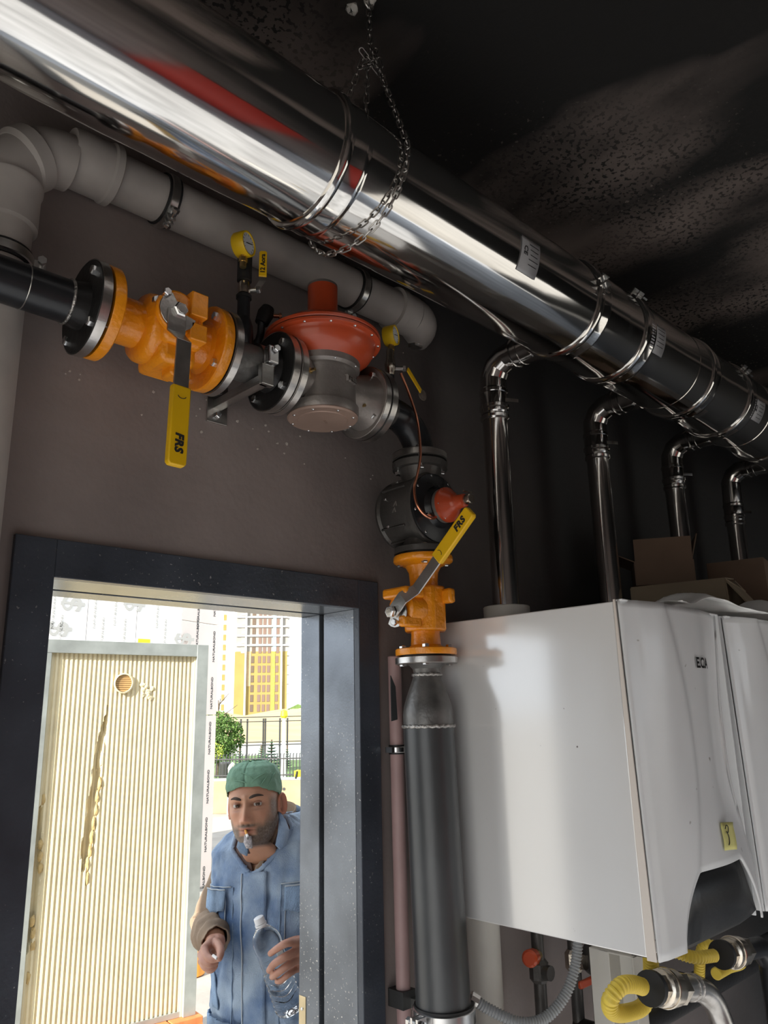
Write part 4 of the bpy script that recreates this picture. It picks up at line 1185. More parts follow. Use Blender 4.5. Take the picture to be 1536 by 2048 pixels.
for s in (0.052, 0.075):
    q0 = e1 + d1 * s
    a, u, v_ = basis(d1)
    MB().tube([q0 + u * 0.0295 * math.cos(q) + v_ * 0.0295 * math.sin(q) for q in np.linspace(0, 2 * PI, 30)[:-1]], 0.0024, 6, closed=True).build('weld_bead', 'weld', t)
e2, d2 = union('brass_union', 'nickel-plated brass union at the right edge under the second boiler', (2.225, -0.555, 1.11), (1, 0.0, -0.12), 1.05)
t = thing('gas_connection_pipe', 'dark pipe end leaving the right edge under the second boiler', 'pipe', tuple(e2))
MB().tube([e2 - d2 * 0.01, e2 + d2 * 0.1, e2 + d2 * 0.16 + Vector((0, 0, -0.05)), e2 + d2 * 0.17 + Vector((0, 0, -0.4))], 0.029, 24).build('pipe', 'blackpipe', t)

t = thing('white_pipe', 'pale plastic pipe standing behind the riser under the nearest boiler', 'pipe', (1.84, -0.07, 0))
MB().cyl((1.84, -0.062, 0), (1.838, -0.062, 1.27), 0.046, 28, 0.003).build('pipe', 'pvcw', t)

for i, (x, y, lab) in enumerate(((2.02, -0.11, 'dark valve pipe with a round red cap under the nearest boiler'), (2.17, -0.13, 'dark water pipe with a red lever valve under the nearest boiler'))):
    t = thing('water_pipe', lab, 'pipe', (x, y, 0))
    MB().cyl((x, y, 0), (x, y, 1.26), 0.018, 16).build('pipe', 'alud', t)
    v_ = MB().lathe([(0, 0.02), (0.01, 0.028), (0.05, 0.028), (0.06, 0.02)], (x, y, 1.0), UZ, 8).lathe([(0, 0.02), (0.04, 0.02)], (x, y, 1.03), (0, -1, 0), 12).build('valve_body', 'nickel' if i else 'alud', t)
    if i == 0:
        MB().lathe([(0, 0.016), (0.05, 0.016)], (x, y, 1.072), (-0.9, -0.3, 0.1), 14).build('brass_tail', 'brass', t)
        MB().lathe([(0, 0.022), (0.03, 0.023), (0.036, 0.017)], (x - 0.045, y - 0.015, 1.077), (-0.9, -0.3, 0.1), 16).build('red_cap', 'redp', t)
    else:
        MB().bb((x - 0.085, y - 0.075, 0.985), (x + 0.03, y - 0.062, 1.005)).build('red_lever', 'redp', t, bevel=0.004)
        MB().lathe([(0, 0.03), (0.03, 0.032), (0.05, 0.022)], (x, y, 1.10), UZ, 16).build('label_collar', 'pvcw', t)
t = thing('header_pipe', 'dark insulated header pipe in the shadow under the boilers', 'pipe', (2.6, -0.25, 0.86))
MB().cyl((1.72, -0.24, 0.86), (4.2, -0.24, 0.86), 0.045, 24).build('pipe', 'flangeblk', t)
for x in (2.02, 2.17, 2.55, 2.75):
    MB().cyl((x, -0.24, 0.86), (x, -0.12, 0.86), 0.02, 14).build('branch', 'flangeblk', t)
t = thing('circulation_pump', 'dim grey circulation pump in the shadow under the nearest boiler', 'pump', (2.2, -0.26, 1.0))
MB().lathe([(0, 0.05), (0.04, 0.058), (0.10, 0.055), (0.115, 0.045)], (2.24, -0.15, 1.03), (-0.2, -1, 0), 24).build('motor', 'alud', t)
MB().bb((2.20, -0.30, 1.0), (2.27, -0.245, 1.07)).build('terminal_box', 'iron', t, bevel=0.004)
MB().cyl((2.24, -0.16, 0.86), (2.24, -0.16, 1.26), 0.02, 14).build('pipe', 'alud', t)
t = thing('support_bracket', 'white bent sheet bracket under the nearest boiler beside the yellow hose', 'bracket', (2.06, -0.42, 1.0))
MB().bb((1.99, -0.43, 0.90), (2.045, -0.425, 1.13)).bb((1.99, -0.43, 1.125), (2.20, -0.33, 1.13)).bb((2.04, -0.43, 0.9), (2.045, -0.36, 1.13)).build('bracket', 'pvcw', t, smooth=False, bevel=0.002)
MB().bb((1.99, -0.36, 0.0), (2.045, -0.30, 1.13)).build('leg', 'pvcw', t, smooth=False, bevel=0.002)

# unseen red sheet, added on the back wall to mirror in the duct
struct('red_reflector', MB().bb((1.5, YB + 0.01, 0.0), (2.2, YB + 0.05, 2.0)), 'redsheet', smooth=False)
# ------------------------------------------------------------------ outside
GZ0 = -0.10
gr = MB().add([(-300, -300, GZ0), (400, -300, GZ0), (400, 400, GZ0), (-300, 400, GZ0)], [(0, 1, 2, 3)])
struct('ground', gr, 'asphalt', smooth=False)

# ribbed foam door panel standing in the sun
A, B = atY(92, 1279, 2.99), atY(413, 1292, 2.88)
ux = Vector((B.x - A.x, B.y - A.y, 0))
PWD = ux.length
ux.normalize()
nn = Vector((ux.y, -ux.x, 0))          # towards the room
PT, PB = 2.335, 0.085
t = thing('insulation_board', 'tall ribbed cream foam door panel in a grey metal frame, standing outside', 'board', (A.x, A.y, PB))
o0 = Vector((A.x, A.y, 0))
def pq(s, z, d=0.0):
    return o0 + ux * s + Vector((0, 0, z)) + nn * d
FW = 0.075
PT = A.z
holes = []
rows = []
nr = 33
prof = []
s0, s1 = 0.035, PWD - FW
for i in range(nr):
    a = s0 + (s1 - s0) * i / nr
    w_ = (s1 - s0) / nr
    prof += [(a, 0.0), (a + w_ * 0.10, 0.007), (a + w_ * 0.52, 0.0085), (a + w_ * 0.62, 0.0)]
prof.append((s1, 0.0))
def tear(s, z):
    """depth of torn-away foam: irregular vertical gouges"""
    d = 0.0
    for (cs, z0, z1, amp, wob) in ((0.37, 0.93, 1.83, 0.040, 0.05), (0.055, 0.55, 1.30, 0.03, 0.012)):
        if z0 < z < z1:
            f = (z - z0) / (z1 - z0)
            c = cs - wob * (1 - f) * 1.4 + 0.018 * mnoise.noise(Vector((z * 7, cs * 9, 0)))
            hw = (0.016 + 0.024 * (1 - f)) * (0.7 + 0.6 * abs(mnoise.noise(Vector((z * 11, 3, cs)))))
            hw *= min(1, (1 - f) * 6, f * 10)
            q = 1 - abs(s - c) / max(1e-4, hw)
            if q > 0:
                d = max(d, amp * min(1, q * 2.5))
    return d
zs = np.linspace(PB + 0.03, PT - FW * 0.95, 150)
for (s, d) in prof:
    rows.append([pq(s, z, d - tear(s, z)) for z in zs])
fo = MB().grid(rows).build('ribbed_foam', 'foam', t, smooth=False)
MB().prism([(0.0, PB), (PWD, PB), (PWD, PT), (0.0, PT)], pq(0, 0, -0.05), ux, UZ, 0.004 if ux.cross(Vector(UZ)).dot(nn) > 0 else -0.004).build('back_sheet', 'galv', t, smooth=False)
def bar(nm, sa, sb, za, zb, d0, d1, m='galv'):
    vs = [pq(s, z, d) for s in (sa, sb) for z in (za, zb) for d in (d0, d1)]
    return MB().add(vs, [(0, 1, 3, 2), (4, 6, 7, 5), (0, 4, 5, 1), (2, 3, 7, 6), (0, 2, 6, 4), (1, 5, 7, 3)]).build(nm, m, t, smooth=False, bevel=0.001)
bar('frame_profile', 0.0, PWD, PT - FW, PT, -0.05, 0.030)
bar('frame_profile', PWD - FW, PWD, PB, PT, -0.05, 0.034)
bar('frame_profile', 0.0, 0.032, PB, PT - FW, -0.05, 0.028)
bar('frame_profile', 0.0, PWD, PB, PB + 0.03, -0.05, 0.012)
bar('inner_strip', PWD - FW - 0.012, PWD - FW, PB, PT - FW * 0.6, 0.0, 0.014, 'foam')
hc = atY(243, 1367, 2.96)
hs = (Vector((hc.x, hc.y, 0)) - o0).dot(ux)
c = pq(hs, hc.z, 0.0085)
hl = MB().lathe([(0.0, 0.058), (0.012, 0.060), (0.014, 0.052), (0.001, 0.050)], c, nn, 32).build('vent_ring', 'foam', t)
MB().lathe([(0.0, 0.0), (0.0015, 0.051)], c, nn, 28).build('vent_back', 'wood', t, smooth=False)
for i in range(8):
    z = -0.042 + 0.012 * i
    hw = math.sqrt(max(0, 0.05 ** 2 - z * z))
    vs = [c + ux * a + Vector((0, 0, z + b)) + nn * d for a in (-hw, hw) for b in (-0.0045, 0.0045) for d in (0.001, 0.007)]
    MB().add(vs, [(0, 1, 3, 2), (4, 6, 7, 5), (0, 4, 5, 1), (2, 3, 7, 6), (0, 2, 6, 4), (1, 5, 7, 3)]).build('slat', 'wood', hl, smooth=False)
def lump(nm, s, z, rs, rz, d, m='foamcut', tilt=0):
    b = MB()
    bm = bmesh.new()
    bmesh.ops.create_icosphere(bm, subdivisions=2, radius=1)
    vs = []
    for v in bm.verts:
        n = 1 + 0.45 * mnoise.noise(v.co * 1.7 + Vector((s * 9, z * 7, 0)))
        a = v.co.x * rs * n
        e = v.co.z * rz * n
        vs.append(pq(s + a * math.cos(tilt) - e * math.sin(tilt), z + a * math.sin(tilt) + e * math.cos(tilt), max(-0.004, v.co.y * d * n)))
    fs = [tuple(v.index for v in f.verts) for f in bm.faces]
    bm.free()
    b.add(vs, fs)
    return b.build(nm, m, t)
for i in range(9):
    lump('torn_foam', hs + 0.12 + 0.02 * (i % 3) + 0.03 * random.random(), hc.z - 0.01 - 0.016 * i * 0.6, 0.012 + 0.01 * random.random(), 0.016, 0.014, 'foam')
for i in range(8):
    z = 0.90 + 0.07 * i
    lump('torn_foam', 0.36 - 0.05 * (1 - i / 8) + 0.02 * random.random(), z, 0.012, 0.04, 0.012, 'foamcut')
for z, s in ((0.60, 0.07), (0.66, 0.065), (0.72, 0.055), (0.98, 0.075), (1.04, 0.07), (1.10, 0.065), (1.33, 0.06), (0.45, 0.06)):
    lump('torn_foam', s, z, 0.014, 0.03, 0.012, 'foamcut')
fb = MB()
nb = 5
for i in range(nb):
    bk = thing('clay_block', ['leftmost orange clay block under the foam panel', 'second orange clay block from the left under the foam panel', 'middle orange clay block under the foam panel', 'fourth orange clay block from the left under the foam panel', 'rightmost orange clay block under the foam panel'][i], 'brick', tuple(pq(0.06 + 0.2 * i, GZ0, 0)), 'clay blocks under the foam panel')
    lo = pq(0.06 + 0.195 * i, GZ0, 0)
    R3 = Matrix((ux, nn, UZ)).transposed()
    MB().box(lo + ux * 0.09 + Vector((0, 0, 0.092)) + nn * 0.0, (0.186, 0.15, 0.184), R3).build('block', 'clay', bk, smooth=False, bevel=0.004)
    gv = MB()
    for j in range(4):
        gv.box(lo + ux * 0.09 + Vector((0, 0, 0.04 + 0.034 * j)) + nn * 0.077, (0.18, 0.006, 0.014), R3)
    gv.build('ridges', 'clay', bk, smooth=False)

# wall clad with film-covered panels
WYF = 6.45
t = thing('clad_wall', 'outdoor wall of panels under white protective film printed NATURALBOND, behind the foam panel', 'wall', (3.0, WYF, GZ0))
xc = atY(362, 1290, WYF).x
xl = atY(-60, 1290, WYF).x
xr = atY(438, 1260, WYF + 0.25)
zt = 4.6
left = [(xl + (xc - xl) * i / 4) for i in range(5)]
for a, b in zip(left[:-1], left[1:]):
    MB().bb((a + 0.003, WYF, GZ0 + 0.02), (b - 0.003, WYF + 0.04, zt)).build('panel', 'film', t, smooth=False, bevel=0.002)
rx, ry = xr.x, xr.y
ur = Vector((rx - xc, ry - WYF, 0))
LR = ur.length
ur.normalize()
zseams = [GZ0 + 0.02, atY(425, 1430, WYF + 0.2).z, atY(400, 1245, WYF + 0.1).z, zt]
for z0, z1 in zip(zseams[:-1], zseams[1:]):
    MB().prism([(0, z0 + 0.004), (LR, z0 + 0.004), (LR, z1 - 0.004), (0, z1 - 0.004)], (xc, WYF, 0), ur, UZ, -0.04).build('panel', 'filmr', t, smooth=False, bevel=0.002)
MB().bb((xl, WYF + 0.05, GZ0), (xc, WYF + 3.0, zt)).build('core', 'conc', t, smooth=False)
nr_ = Vector((ur.y, -ur.x, 0))
def wtext(px, py, s, size, face, m, bold=0.0008):
    r = ray(px, py)
    if face == 'r':
        n, p0 = nr_, Vector((xc, WYF, 0))
        uu = ur
    else:
        n, p0 = Vector((0, -1, 0)), Vector((xc, WYF, 0))
        uu = Vector((1, 0, 0))
    kk = (p0 - CAM).dot(n) / r.dot(n)
    p = CAM + r * kk + n * 0.003
    return text(t, 'film_lettering', s, size, p, UZ, -uu, m, h=0.001, bold=bold)
for px, py in ((430, 1203), (428, 1293), (423.5, 1386), (419.5, 1476), (416, 1573), (412, 1669), (407, 1768)):
    wtext(px, py, 'NATURALBOND', 0.050, 'r', 'filmtext')
for px, py in ((397, 1228), (395, 1266), (393, 1360), (388, 1450)):
    wtext(px, py, 'NATURALBOND', 0.048, 'r', 'filmtext')
for px, py in ((145, 1208), (268, 1209), (368, 1279), (118, 1258)):
    wtext(px, py, '$', 0.30, 'l', 'filmtext2', 0.006)
for px, py in ((107, 1225), (190, 1225), (231, 1220), (315, 1226), (122, 1262), (205, 1266), (249, 1268), (330, 1268)):
    wtext(px, py, 'NATURALBOND', 0.045, 'l', 'filmtext2', 0.0)
ynote = MB().bb((atY(276, 1282, WYF).x, WYF - 0.006, atY(276, 1287, WYF).z), (atY(300, 1282, WYF).x, WYF, atY(288, 1278, WYF).z)).build('yellow_tape', 'yel2', t, smooth=False)

t = thing('orange_tub', 'orange plastic tub on the ground beside the foam panel edge', 'tub', tuple(atZ(382, 1950, GZ0)))
c = atZ(378, 1950, GZ0)
MB().lathe([(0.0, 0.10), (0.01, 0.115), (0.18, 0.10), (0.33, 0.075), (0.345, 0.06), (0.35, 0.0)], c, UZ, 28).build('tub', 'orng', t)

# low concrete wall, railing on it
ga, gb = atZ(400, 1628, GZ0), atZ(640, 1624, GZ0)
du = (gb - ga)
du.z = 0
du.normalize()
nb_ = Vector((du.y, -du.x, 0))
t = thing('boundary_wall', 'low sandy concrete wall across the yard behind the man', 'wall', tuple(ga))
a0 = ga - du * 4
Lw = 14.0
WT = 0.50
MB().prism([(0, GZ0), (Lw, GZ0), (Lw, WT), (0, WT)], (a0.x, a0.y, 0), du, UZ, -0.25).build('wall', 'conc', t, smooth=False, bevel=0.01)
for px, py in ((568, 1578), (568, 1604)):
    p = atZ(px, py, 0)
    r = ray(px, py)
    kk = (Vector((a0.x, a0.y, 0)) - CAM).dot(nb_) / r.dot(nb_)
    MB().lathe([(0, 0.0), (0.004, 0.03)], CAM + r * kk + nb_ * 0.003, nb_, 12).build('tie_hole', 'iron', t)

def on_plane(px, py, p0, n):
    r = ray(px, py)
    return CAM + r * ((p0 - CAM).dot(n) / r.dot(n))
fb0 = Vector((a0.x, a0.y, 0)) - nb_ * 0.13
t = thing('iron_railing', 'black iron picket railing with curved tips along the low concrete wall', 'railing', tuple(fb0 + Vector((0, 0, WT))))
zA, zB = on_plane(500, 1562, fb0, nb_).z, on_plane(500, 1512, fb0, nb_).z
sL = (on_plane(420, 1540, fb0, nb_) - fb0).dot(du)
sR = (on_plane(612, 1540, fb0, nb_) - fb0).dot(du)
for z in (WT + 0.10, zB - 0.06):
    MB().cyl(fb0 + du * sL + Vector((0, 0, z)), fb0 + du * sR + Vector((0, 0, z)), 0.014, 8).build('rail', 'iron', t)
npk = 30
for i in range(npk + 1):
    p = fb0 + du * (sL + (sR - sL) * i / npk)
    MB().tube([p + Vector((0, 0, WT + 0.0)), p + Vector((0, 0, zB - 0.03)), p + Vector((0, 0, zB + 0.02)) - nb_ * 0.02, p + Vector((0, 0, zB + 0.035)) - nb_ * 0.06], 0.010, 6).build('picket', 'iron', t)
t = thing('top_pipe', 'pale pipe lying along the top of the low concrete wall', 'pipe', tuple(fb0))
MB().cyl(fb0 + du * sL + nb_ * 0.09 + Vector((0, 0, WT + 0.03)), fb0 + du * sR + nb_ * 0.09 + Vector((0, 0, WT + 0.03)), 0.03, 10).build('pipe', 'post', t)
p = on_plane(592, 1554, fb0 + nb_ * 0.05, nb_)
t = thing('yellow_tape_roll', 'yellow and black warning tape bundle on the low wall at the right', 'tape', (p.x, p.y, WT))
b = MB()
for i in range(4):
    b.box((p.x + 0.02 * i, p.y - 0.03 * i, WT + 0.10 + 0.012 * (i % 2)), (0.06, 0.06, 0.16), Matrix.Rotation(0.5 * i, 3, 'Z'))
b.build('tape', 'yel2', t, smooth=False, bevel=0.01)
MB().box((p.x - 0.03, p.y - 0.05, WT + 0.1), (0.02, 0.04, 0.15), Matrix.Rotation(0.3, 3, 'Y')).build('black_stripe', 'ink', t, smooth=False)
p = on_plane(459, 1566, fb0 + nb_ * 0.3, nb_)
t = thing('bent_pipe', 'white bent pipe sticking up behind the low wall beside the cap', 'pipe', (p.x, p.y, GZ0))
q0 = on_plane(460, 1535, fb0 + nb_ * 0.3, nb_)
MB().tube(bez([(p.x, p.y, GZ0), (p.x, p.y, q0.z - 0.12), (p.x, p.y, q0.z), (p.x + 0.05, p.y - 0.05, q0.z + 0.08)], 16), 0.035, 12).build('pipe', 'post', t)

# beyond: grass strip, slope, fence posts, trees
g2 = GZ0 + 0.02
c1, c2 = atZ(380, 1555, g2), atZ(660, 1555, g2)
MB_ = MB().add([c1, c2, atZ(660, 1534, g2), atZ(380, 1534, g2)], [(0, 1, 2, 3)])
imgR_o = Vector((0.72, -0.69, 0))
def P0(dist, px):
    """ground point at horizontal distance dist in the direction of column px"""
    r = ray(px, 1440)
    q = Vector((r.x, r.y, 0)).normalized() * dist
    return Vector((q.x, q.y - 1.6, 0))
go = MB()
rows = [[P0(d, x) + Vector((0, 0, GZ0 + 0.006)) for x in (300, 450, 600, 760)] for d in (19, 24, 30, 40)]
o_ = go.grid(rows).build('grass_strip', 'grass')
tag(o_, 'green grass strip behind the iron railing', 'grass', kind='stuff')
hill = MB()
prof_h = [(58, 0.0), (80, 1.2), (105, 3.2), (130, 4.4), (160, 4.0)]
rows = []
for d, h in prof_h:
    rows.append([P0(d, x) + Vector((0, 0, GZ0 + h * (0.78 + 0.2 * math.sin(x * 0.021 + d * 0.05)) - 1.6 * (d > 58) * 0.4)) for x in np.linspace(250, 800, 24)])
struct('hill', hill.grid(rows), 'dry')

def lampz(dist, px, py):
    r = ray(px, py)
    k = dist / math.hypot(r.x, r.y)
    return 1.75 + r.z * k
t = thing('white_post', 'tall white lamp post rising behind the railing near the door edge', 'post', tuple(P0(21, 568)))
c = P0(21, 568)
MB().tube([c + Vector((0, 0, GZ0)), c + Vector((0, 0, lampz(21, 568, 1500))), c + Vector((0, 0, lampz(21, 568, 1432)))], [0.075, 0.055, 0.04], 12).build('post', 'post', t)
MB().lathe([(0, 0.06), (0.05, 0.10), (0.18, 0.08), (0.22, 0.0)], c + Vector((0, 0, lampz(21, 568, 1436))), UZ, 12).build('lamp_head', 'yel2', t)
t = thing('mesh_fence', 'tall black wire fence with thin posts in front of the dry slope', 'fence', tuple(P0(32, 500)))
topz = lampz(32, 520, 1437)
xs_ = [440, 462, 482, 495, 527, 531, 560, 575, 605]
for i, x in enumerate(xs_):
    c = P0(32, x)
    MB().cyl(c + Vector((0, 0, GZ0)), c + Vector((0, 0, topz)), 0.035, 6).build('post', 'iron', t)
for py in (1434, 1443, 1484, 1490):
    c, d = P0(32, 425), P0(32, 615)
    z = lampz(32, 520, py)
    MB().cyl(c + Vector((0, 0, z)), d + Vector((0, 0, z)), 0.02, 6).build('wire_rail', 'iron', t)

def leaf_tree(name, label, base, h, rad, crown, m, n, group='trees beyond the railing', trunk=0.06):
    k = thing(name, label, 'tree', tuple(base), group)
    MB().tube([base, base + Vector((0.05, 0, h * 0.4)), base + Vector((0, 0.05, h * 0.8))], [trunk, trunk * 0.7, trunk * 0.3], 8).build('trunk', 'bark', k)
    br = MB()
    for i in range(9):
        a = i * 2.4
        z = h * (0.35 + 0.05 * i)
        br.tube([base + Vector((0, 0, z)), base + Vector((math.cos(a) * rad * 0.7, math.sin(a) * rad * 0.7, z + rad * 0.5))], [trunk * 0.4, trunk * 0.12], 5)
    br.build('branches', 'bark', k)
    lv = MB()
    rnd = random.Random(int(h * 1000))
    for i in range(n):
        while True:
            p = Vector((rnd.uniform(-1, 1), rnd.uniform(-1, 1), rnd.uniform(-1, 1)))
            if p.length < 1 and mnoise.noise(p * 2.6 + Vector((h, 0, 0))) > -0.10:
                break
        c = base + Vector((p.x * rad, p.y * rad, crown + p.z * rad * 0.95))
        q = Quaternion((rnd.gauss(0, 1), rnd.gauss(0, 1), rnd.gauss(0, 1), rnd.gauss(0, 1))).normalized().to_matrix()
        s = rad * 0.045 * rnd.uniform(0.7, 1.4)
        lv.add([c + q @ Vector(v) * s for v in ((-1, -0.5, 0), (0, -0.7, 0.15), (1.2, 0, 0), (0, 0.7, 0.15), (-1, 0.5, 0))], [(0, 1, 3, 4), (1, 2, 3)])
    o = lv.build('foliage', m, k, smooth=False)
    o['kind'] = 'stuff'
    return k
c = P0(27, 437)
c.z = GZ0
leaf_tree('leafy_tree', 'bushy dark green tree beside the film-covered wall', c, 3.0, 0.86, lampz(27, 437, 1474) - GZ0, 'leaf', 3800)
c = P0(25, 428)
c.z = GZ0
leaf_tree('shrub', 'small yellow-green shrub under the bushy tree', c, 1.0, 0.35, lampz(25, 428, 1505) - GZ0, 'leafy', 500, 'shrubs', 0.02)
def fir(label, px, ytop, ybase, dist, rad):
    base = P0(dist, px)
    base.z = GZ0
    h = lampz(dist, px, ytop) - base.z
    k = thing('fir_tree', label, 'tree', tuple(base), 'small firs behind the railing')
    MB().cyl(base, base + Vector((0, 0, h * 0.95)), 0.03, 6).build('trunk', 'bark', k)
    f = MB()
    rnd = random.Random(px)
    for lvl in range(9):
        z = h * (0.12 + 0.85 * lvl / 9)
        r = rad * (1 - lvl / 9.5)
        nb2 = 11
        for i in range(nb2):
            a = 2 * PI * i / nb2 + lvl * 0.5 + rnd.uniform(-.2, .2)
            d = Vector((math.cos(a), math.sin(a), 0))
            s = Vector((-d.y, d.x, 0))
            p = base + Vector((0, 0, z))
            tip = p + d * r * rnd.uniform(0.8, 1.1) + Vector((0, 0, 0.02 * h))
            mid = p + d * r * 0.5 - Vector((0, 0, h * 0.03))
            f.add([p, mid + s * r * 0.16, tip, mid - s * r * 0.16, mid + Vector((0, 0, h * 0.035))], [(0, 1, 4), (1, 2, 4), (2, 3, 4), (3, 0, 4), (0, 3, 2, 1)])
    o = f.build('needles', 'fir', k, smooth=False)
    o['kind'] = 'stuff'
fir('smallest fir, left of the other firs behind the railing', 481, 1492, 1530, 29, 0.32)
fir('middle fir just left of the tallest fir', 524, 1488, 1530, 31.5, 0.38)
fir('tallest bluish fir above the green cap', 544, 1476, 1532, 29, 0.46)
fir('thin fir right behind the white lamp post', 575, 1488, 1530, 29.8, 0.22)

# dark bin behind the railing
base = P0(23, 453)
base.z = GZ0 + 0.03
t = thing('refuse_bin', 'small dark bin with a pale side behind the railing left of the cap', 'bin', tuple(base))
MB().lathe([(0, 0.11), (0.04, 0.13), (0.52, 0.15), (0.54, 0.16), (0.58, 0.16), (0.62, 0.10)], base, UZ, 18).build('bin_body', 'iron', t)
MB().box(base + imgR_o * 0.19 + Vector((0, 0, 0.32)), (0.10, 0.10, 0.5)).build('pale_bag', 'post', t, bevel=0.03)

# parked car far right
p = P0(36, 592)
p.z = lampz(36, 592, 1556)
t = thing('parked_car', 'pale parked car beyond the railing at the right', 'car', tuple(p))
b = MB()
side = [(-1.9, 0.25), (-1.9, 0.75), (-1.2, 0.85), (-0.7, 1.35), (0.7, 1.38), (1.25, 0.9), (1.95, 0.78), (1.98, 0.25)]
b.prism(side, p - nb_ * 0.8, du, UZ, 1.6)
b.build('car_body', 'carpaint', t, bevel=0.08)
for s in (-1, 1):
    b2 = MB().prism([(-0.95, 0.9), (-0.62, 1.28), (0.6, 1.3), (1.0, 0.92)], p + (nb_ * 0.001 if s > 0 else -nb_ * 1.601) , du, UZ, 0.005)
    b2.build('side_window', 'glassd', t, smooth=False)
for a in (-1.2, 1.2):
    for s in (0.0, -1.45):
        MB().cyl(p + du * a + nb_ * (0.02 + s) * -1 * -1 + Vector((0, 0, 0.3)), p + du * a + nb_ * (0.02 + s - 0.2) + Vector((0, 0, 0.3)), 0.3, 18).build('wheel', 'rubber', t)

# ------------------------------------------------------------------ towers
TD = 240.0
def tp(px, py, dist=TD):
    r = ray(px, py)
    k = dist / math.hypot(r.x, r.y)
    return CAM + r * k
t = thing('apartment_tower', 'tall apartment tower under construction, yellow insulation below and bare floors above', 'building', tuple(P0(TD, 520)))
FL, FR_ = P0(TD, 466), P0(TD, 576)
fu = (FR_ - FL)
FWID = fu.length
fu.normalize()
fn = Vector((fu.y, -fu.x, 0))
mpp = FWID / 110.0
hor = lambda x: 1437 - 0.0228 * (x - 400)
zof = lambda x, y: 1.75 + (hor(x) - y) * mpp
def sx(px):
    return (px - 466) * mpp
def slab(nm, x0, x1, z0, z1, d0, d1, m):
    vs = [FL + fu * s + Vector((0, 0, z)) + fn * d for s in (sx(x0), sx(x1)) for z in (z0, z1) for d in (d0, d1)]
    return MB().add(vs, [(0, 1, 3, 2), (4, 6, 7, 5), (0, 4, 5, 1), (2, 3, 7, 6), (0, 2, 6, 4), (1, 5, 7, 3)]).build(nm, m, t, smooth=False)
zb, zm, ztp = zof(500, 1484), zof(500, 1305), zof(500, 1130)
slab('insulated_wall', 466, 573, zb, zm, -18, 0, 'tyellow')
slab('bare_wall', 468, 574, zm, ztp, -18, 0, 'tgrey')
rowh = 19.4 * mpp
# window openings: real recesses read as dark panes with a pale reveal
def wnd(nm, xc, zc, w, h, m):
    f = slab(nm, xc - w / 2, xc + w / 2, zc - h / 2, zc + h / 2, 0.02, 0.10, m)
    return f
wm = {}
def share(nm, xc, zc, w, h, m):
    key = (nm, round(w, 2), round(h, 2), m)
    if key not in wm:
        b = MB().box((0, 0, 0), (w * mpp, 0.12, h))
        me = b.mesh(nm)
        me.materials.append(MT[m])
        wm[key] = me
    o = place(wm[key], nm, t, FL + fu * sx(xc) + Vector((0, 0, zc)) + fn * 0.05)
    o.rotation_euler = (0, 0, math.atan2(fu.y, fu.x))
    return o
z_r0 = zof(520, 1418)
for r_ in range(6):
    zc = z_r0 + r_ * rowh
    for xc, m, w in ((502, 'tgrey', 6.5), (516, 'tbrown', 6), (525.5, 'tbrown', 6), (535, 'tbrown', 6), (551.5, 'tbrown', 6)):
        share('window', xc, zc, w, rowh * 0.72, 'tbrown' if m == 'tbrown' else 'bark')
for r_ in range(8):
    zc = z_r0 + (6 + r_) * rowh
    for xc, w, m in ((483, 10, 'tgrey'), (504, 7, 'bark'), (517, 6, 'tbrown'), (526, 6, 'tbrown'), (536, 6, 'tbrown'), (553, 6, 'tbrown')):
        share('opening', xc, zc, w, rowh * 0.66, m)
    slab('floor_slab', 468, 575, zc + rowh * 0.42, zc + rowh * 0.57, -0.1, 0.5, 'twhite')
slab('olive_strip', 541.5, 548, zb, zm, 0.0, 0.15, 'leafy')
slab('blue_strip', 543, 550, zm, ztp, 0.0, 0.2, 'tblue')
slab('orange_strip', 491, 499, zof(500, 1375), zm, 0.0, 0.1, 'conc')
for x in (488, 561):
    ms = slab('hoist_mast', x - 1.8, x + 1.8, zb, ztp, 0.4, 0.9, 'twhite')
    for i in range(46):
        zz = zb + (ztp - zb) * (i + 0.5) / 46
        pass
for i in range(14):
    zc = z_r0 + (i - 0.5) * rowh
    slab('balcony_slab', 573, 578, zc - 0.2, zc + 0.2, -6, 0.6, 'twhite')
slab('podium', 462, 566, zof(500, 1494), zb, -16, 1.5, 'twhite')
for i in range(10):
    slab('podium_window', 490 + 5 * i, 493 + 5 * i, zb - 0.9, zb - 0.2, 1.5, 1.6, 'tgrey')

t = thing('pale_tower', 'sunlit white apartment tower with a column of yellow windows, left of the yellow tower', 'building', tuple(P0(300, 450)))
a, b = P0(300, 424), P0(300, 470)
vu = (b - a).normalized()
vn = Vector((vu.y, -vu.x, 0))
zz0, zz1 = lampz(300, 450, 1462), lampz(300, 450, 1100)
MB().prism([(0, zz0), ((b - a).length, zz0), ((b - a).length, zz1), (0, zz1)], (a.x, a.y, 0), vu, UZ, -12).build('wall', 'twhite', t, smooth=False)
bw = MB().box((0, 0, 0), (1.1, 0.2, 2.2)).mesh('window')
bw.materials.append(MT['tyellow'])
for i in range(13):
    p = P0(300, 444 - 0.35 * i * 0 + 0)
    o = place(bw, 'window', t, Vector((p.x, p.y, lampz(300, 444, 1415 - 20 * i))) + vn * 0.1)
    o.rotation_euler = (0, 0, math.atan2(vu.y, vu.x))
t = thing('low_house', 'low white house far away between the tower and the door edge', 'building', tuple(P0(150, 592)))
a, b = P0(150, 580), P0(150, 612)
vu = (b - a).normalized()
MB().prism([(0, lampz(150, 590, 1450)), ((b - a).length, lampz(150, 590, 1450)), ((b - a).length, lampz(150, 590, 1418)), (0, lampz(150, 590, 1418))], (a.x, a.y, 0), vu, UZ, -6).build('wall', 'twhite', t, smooth=False)
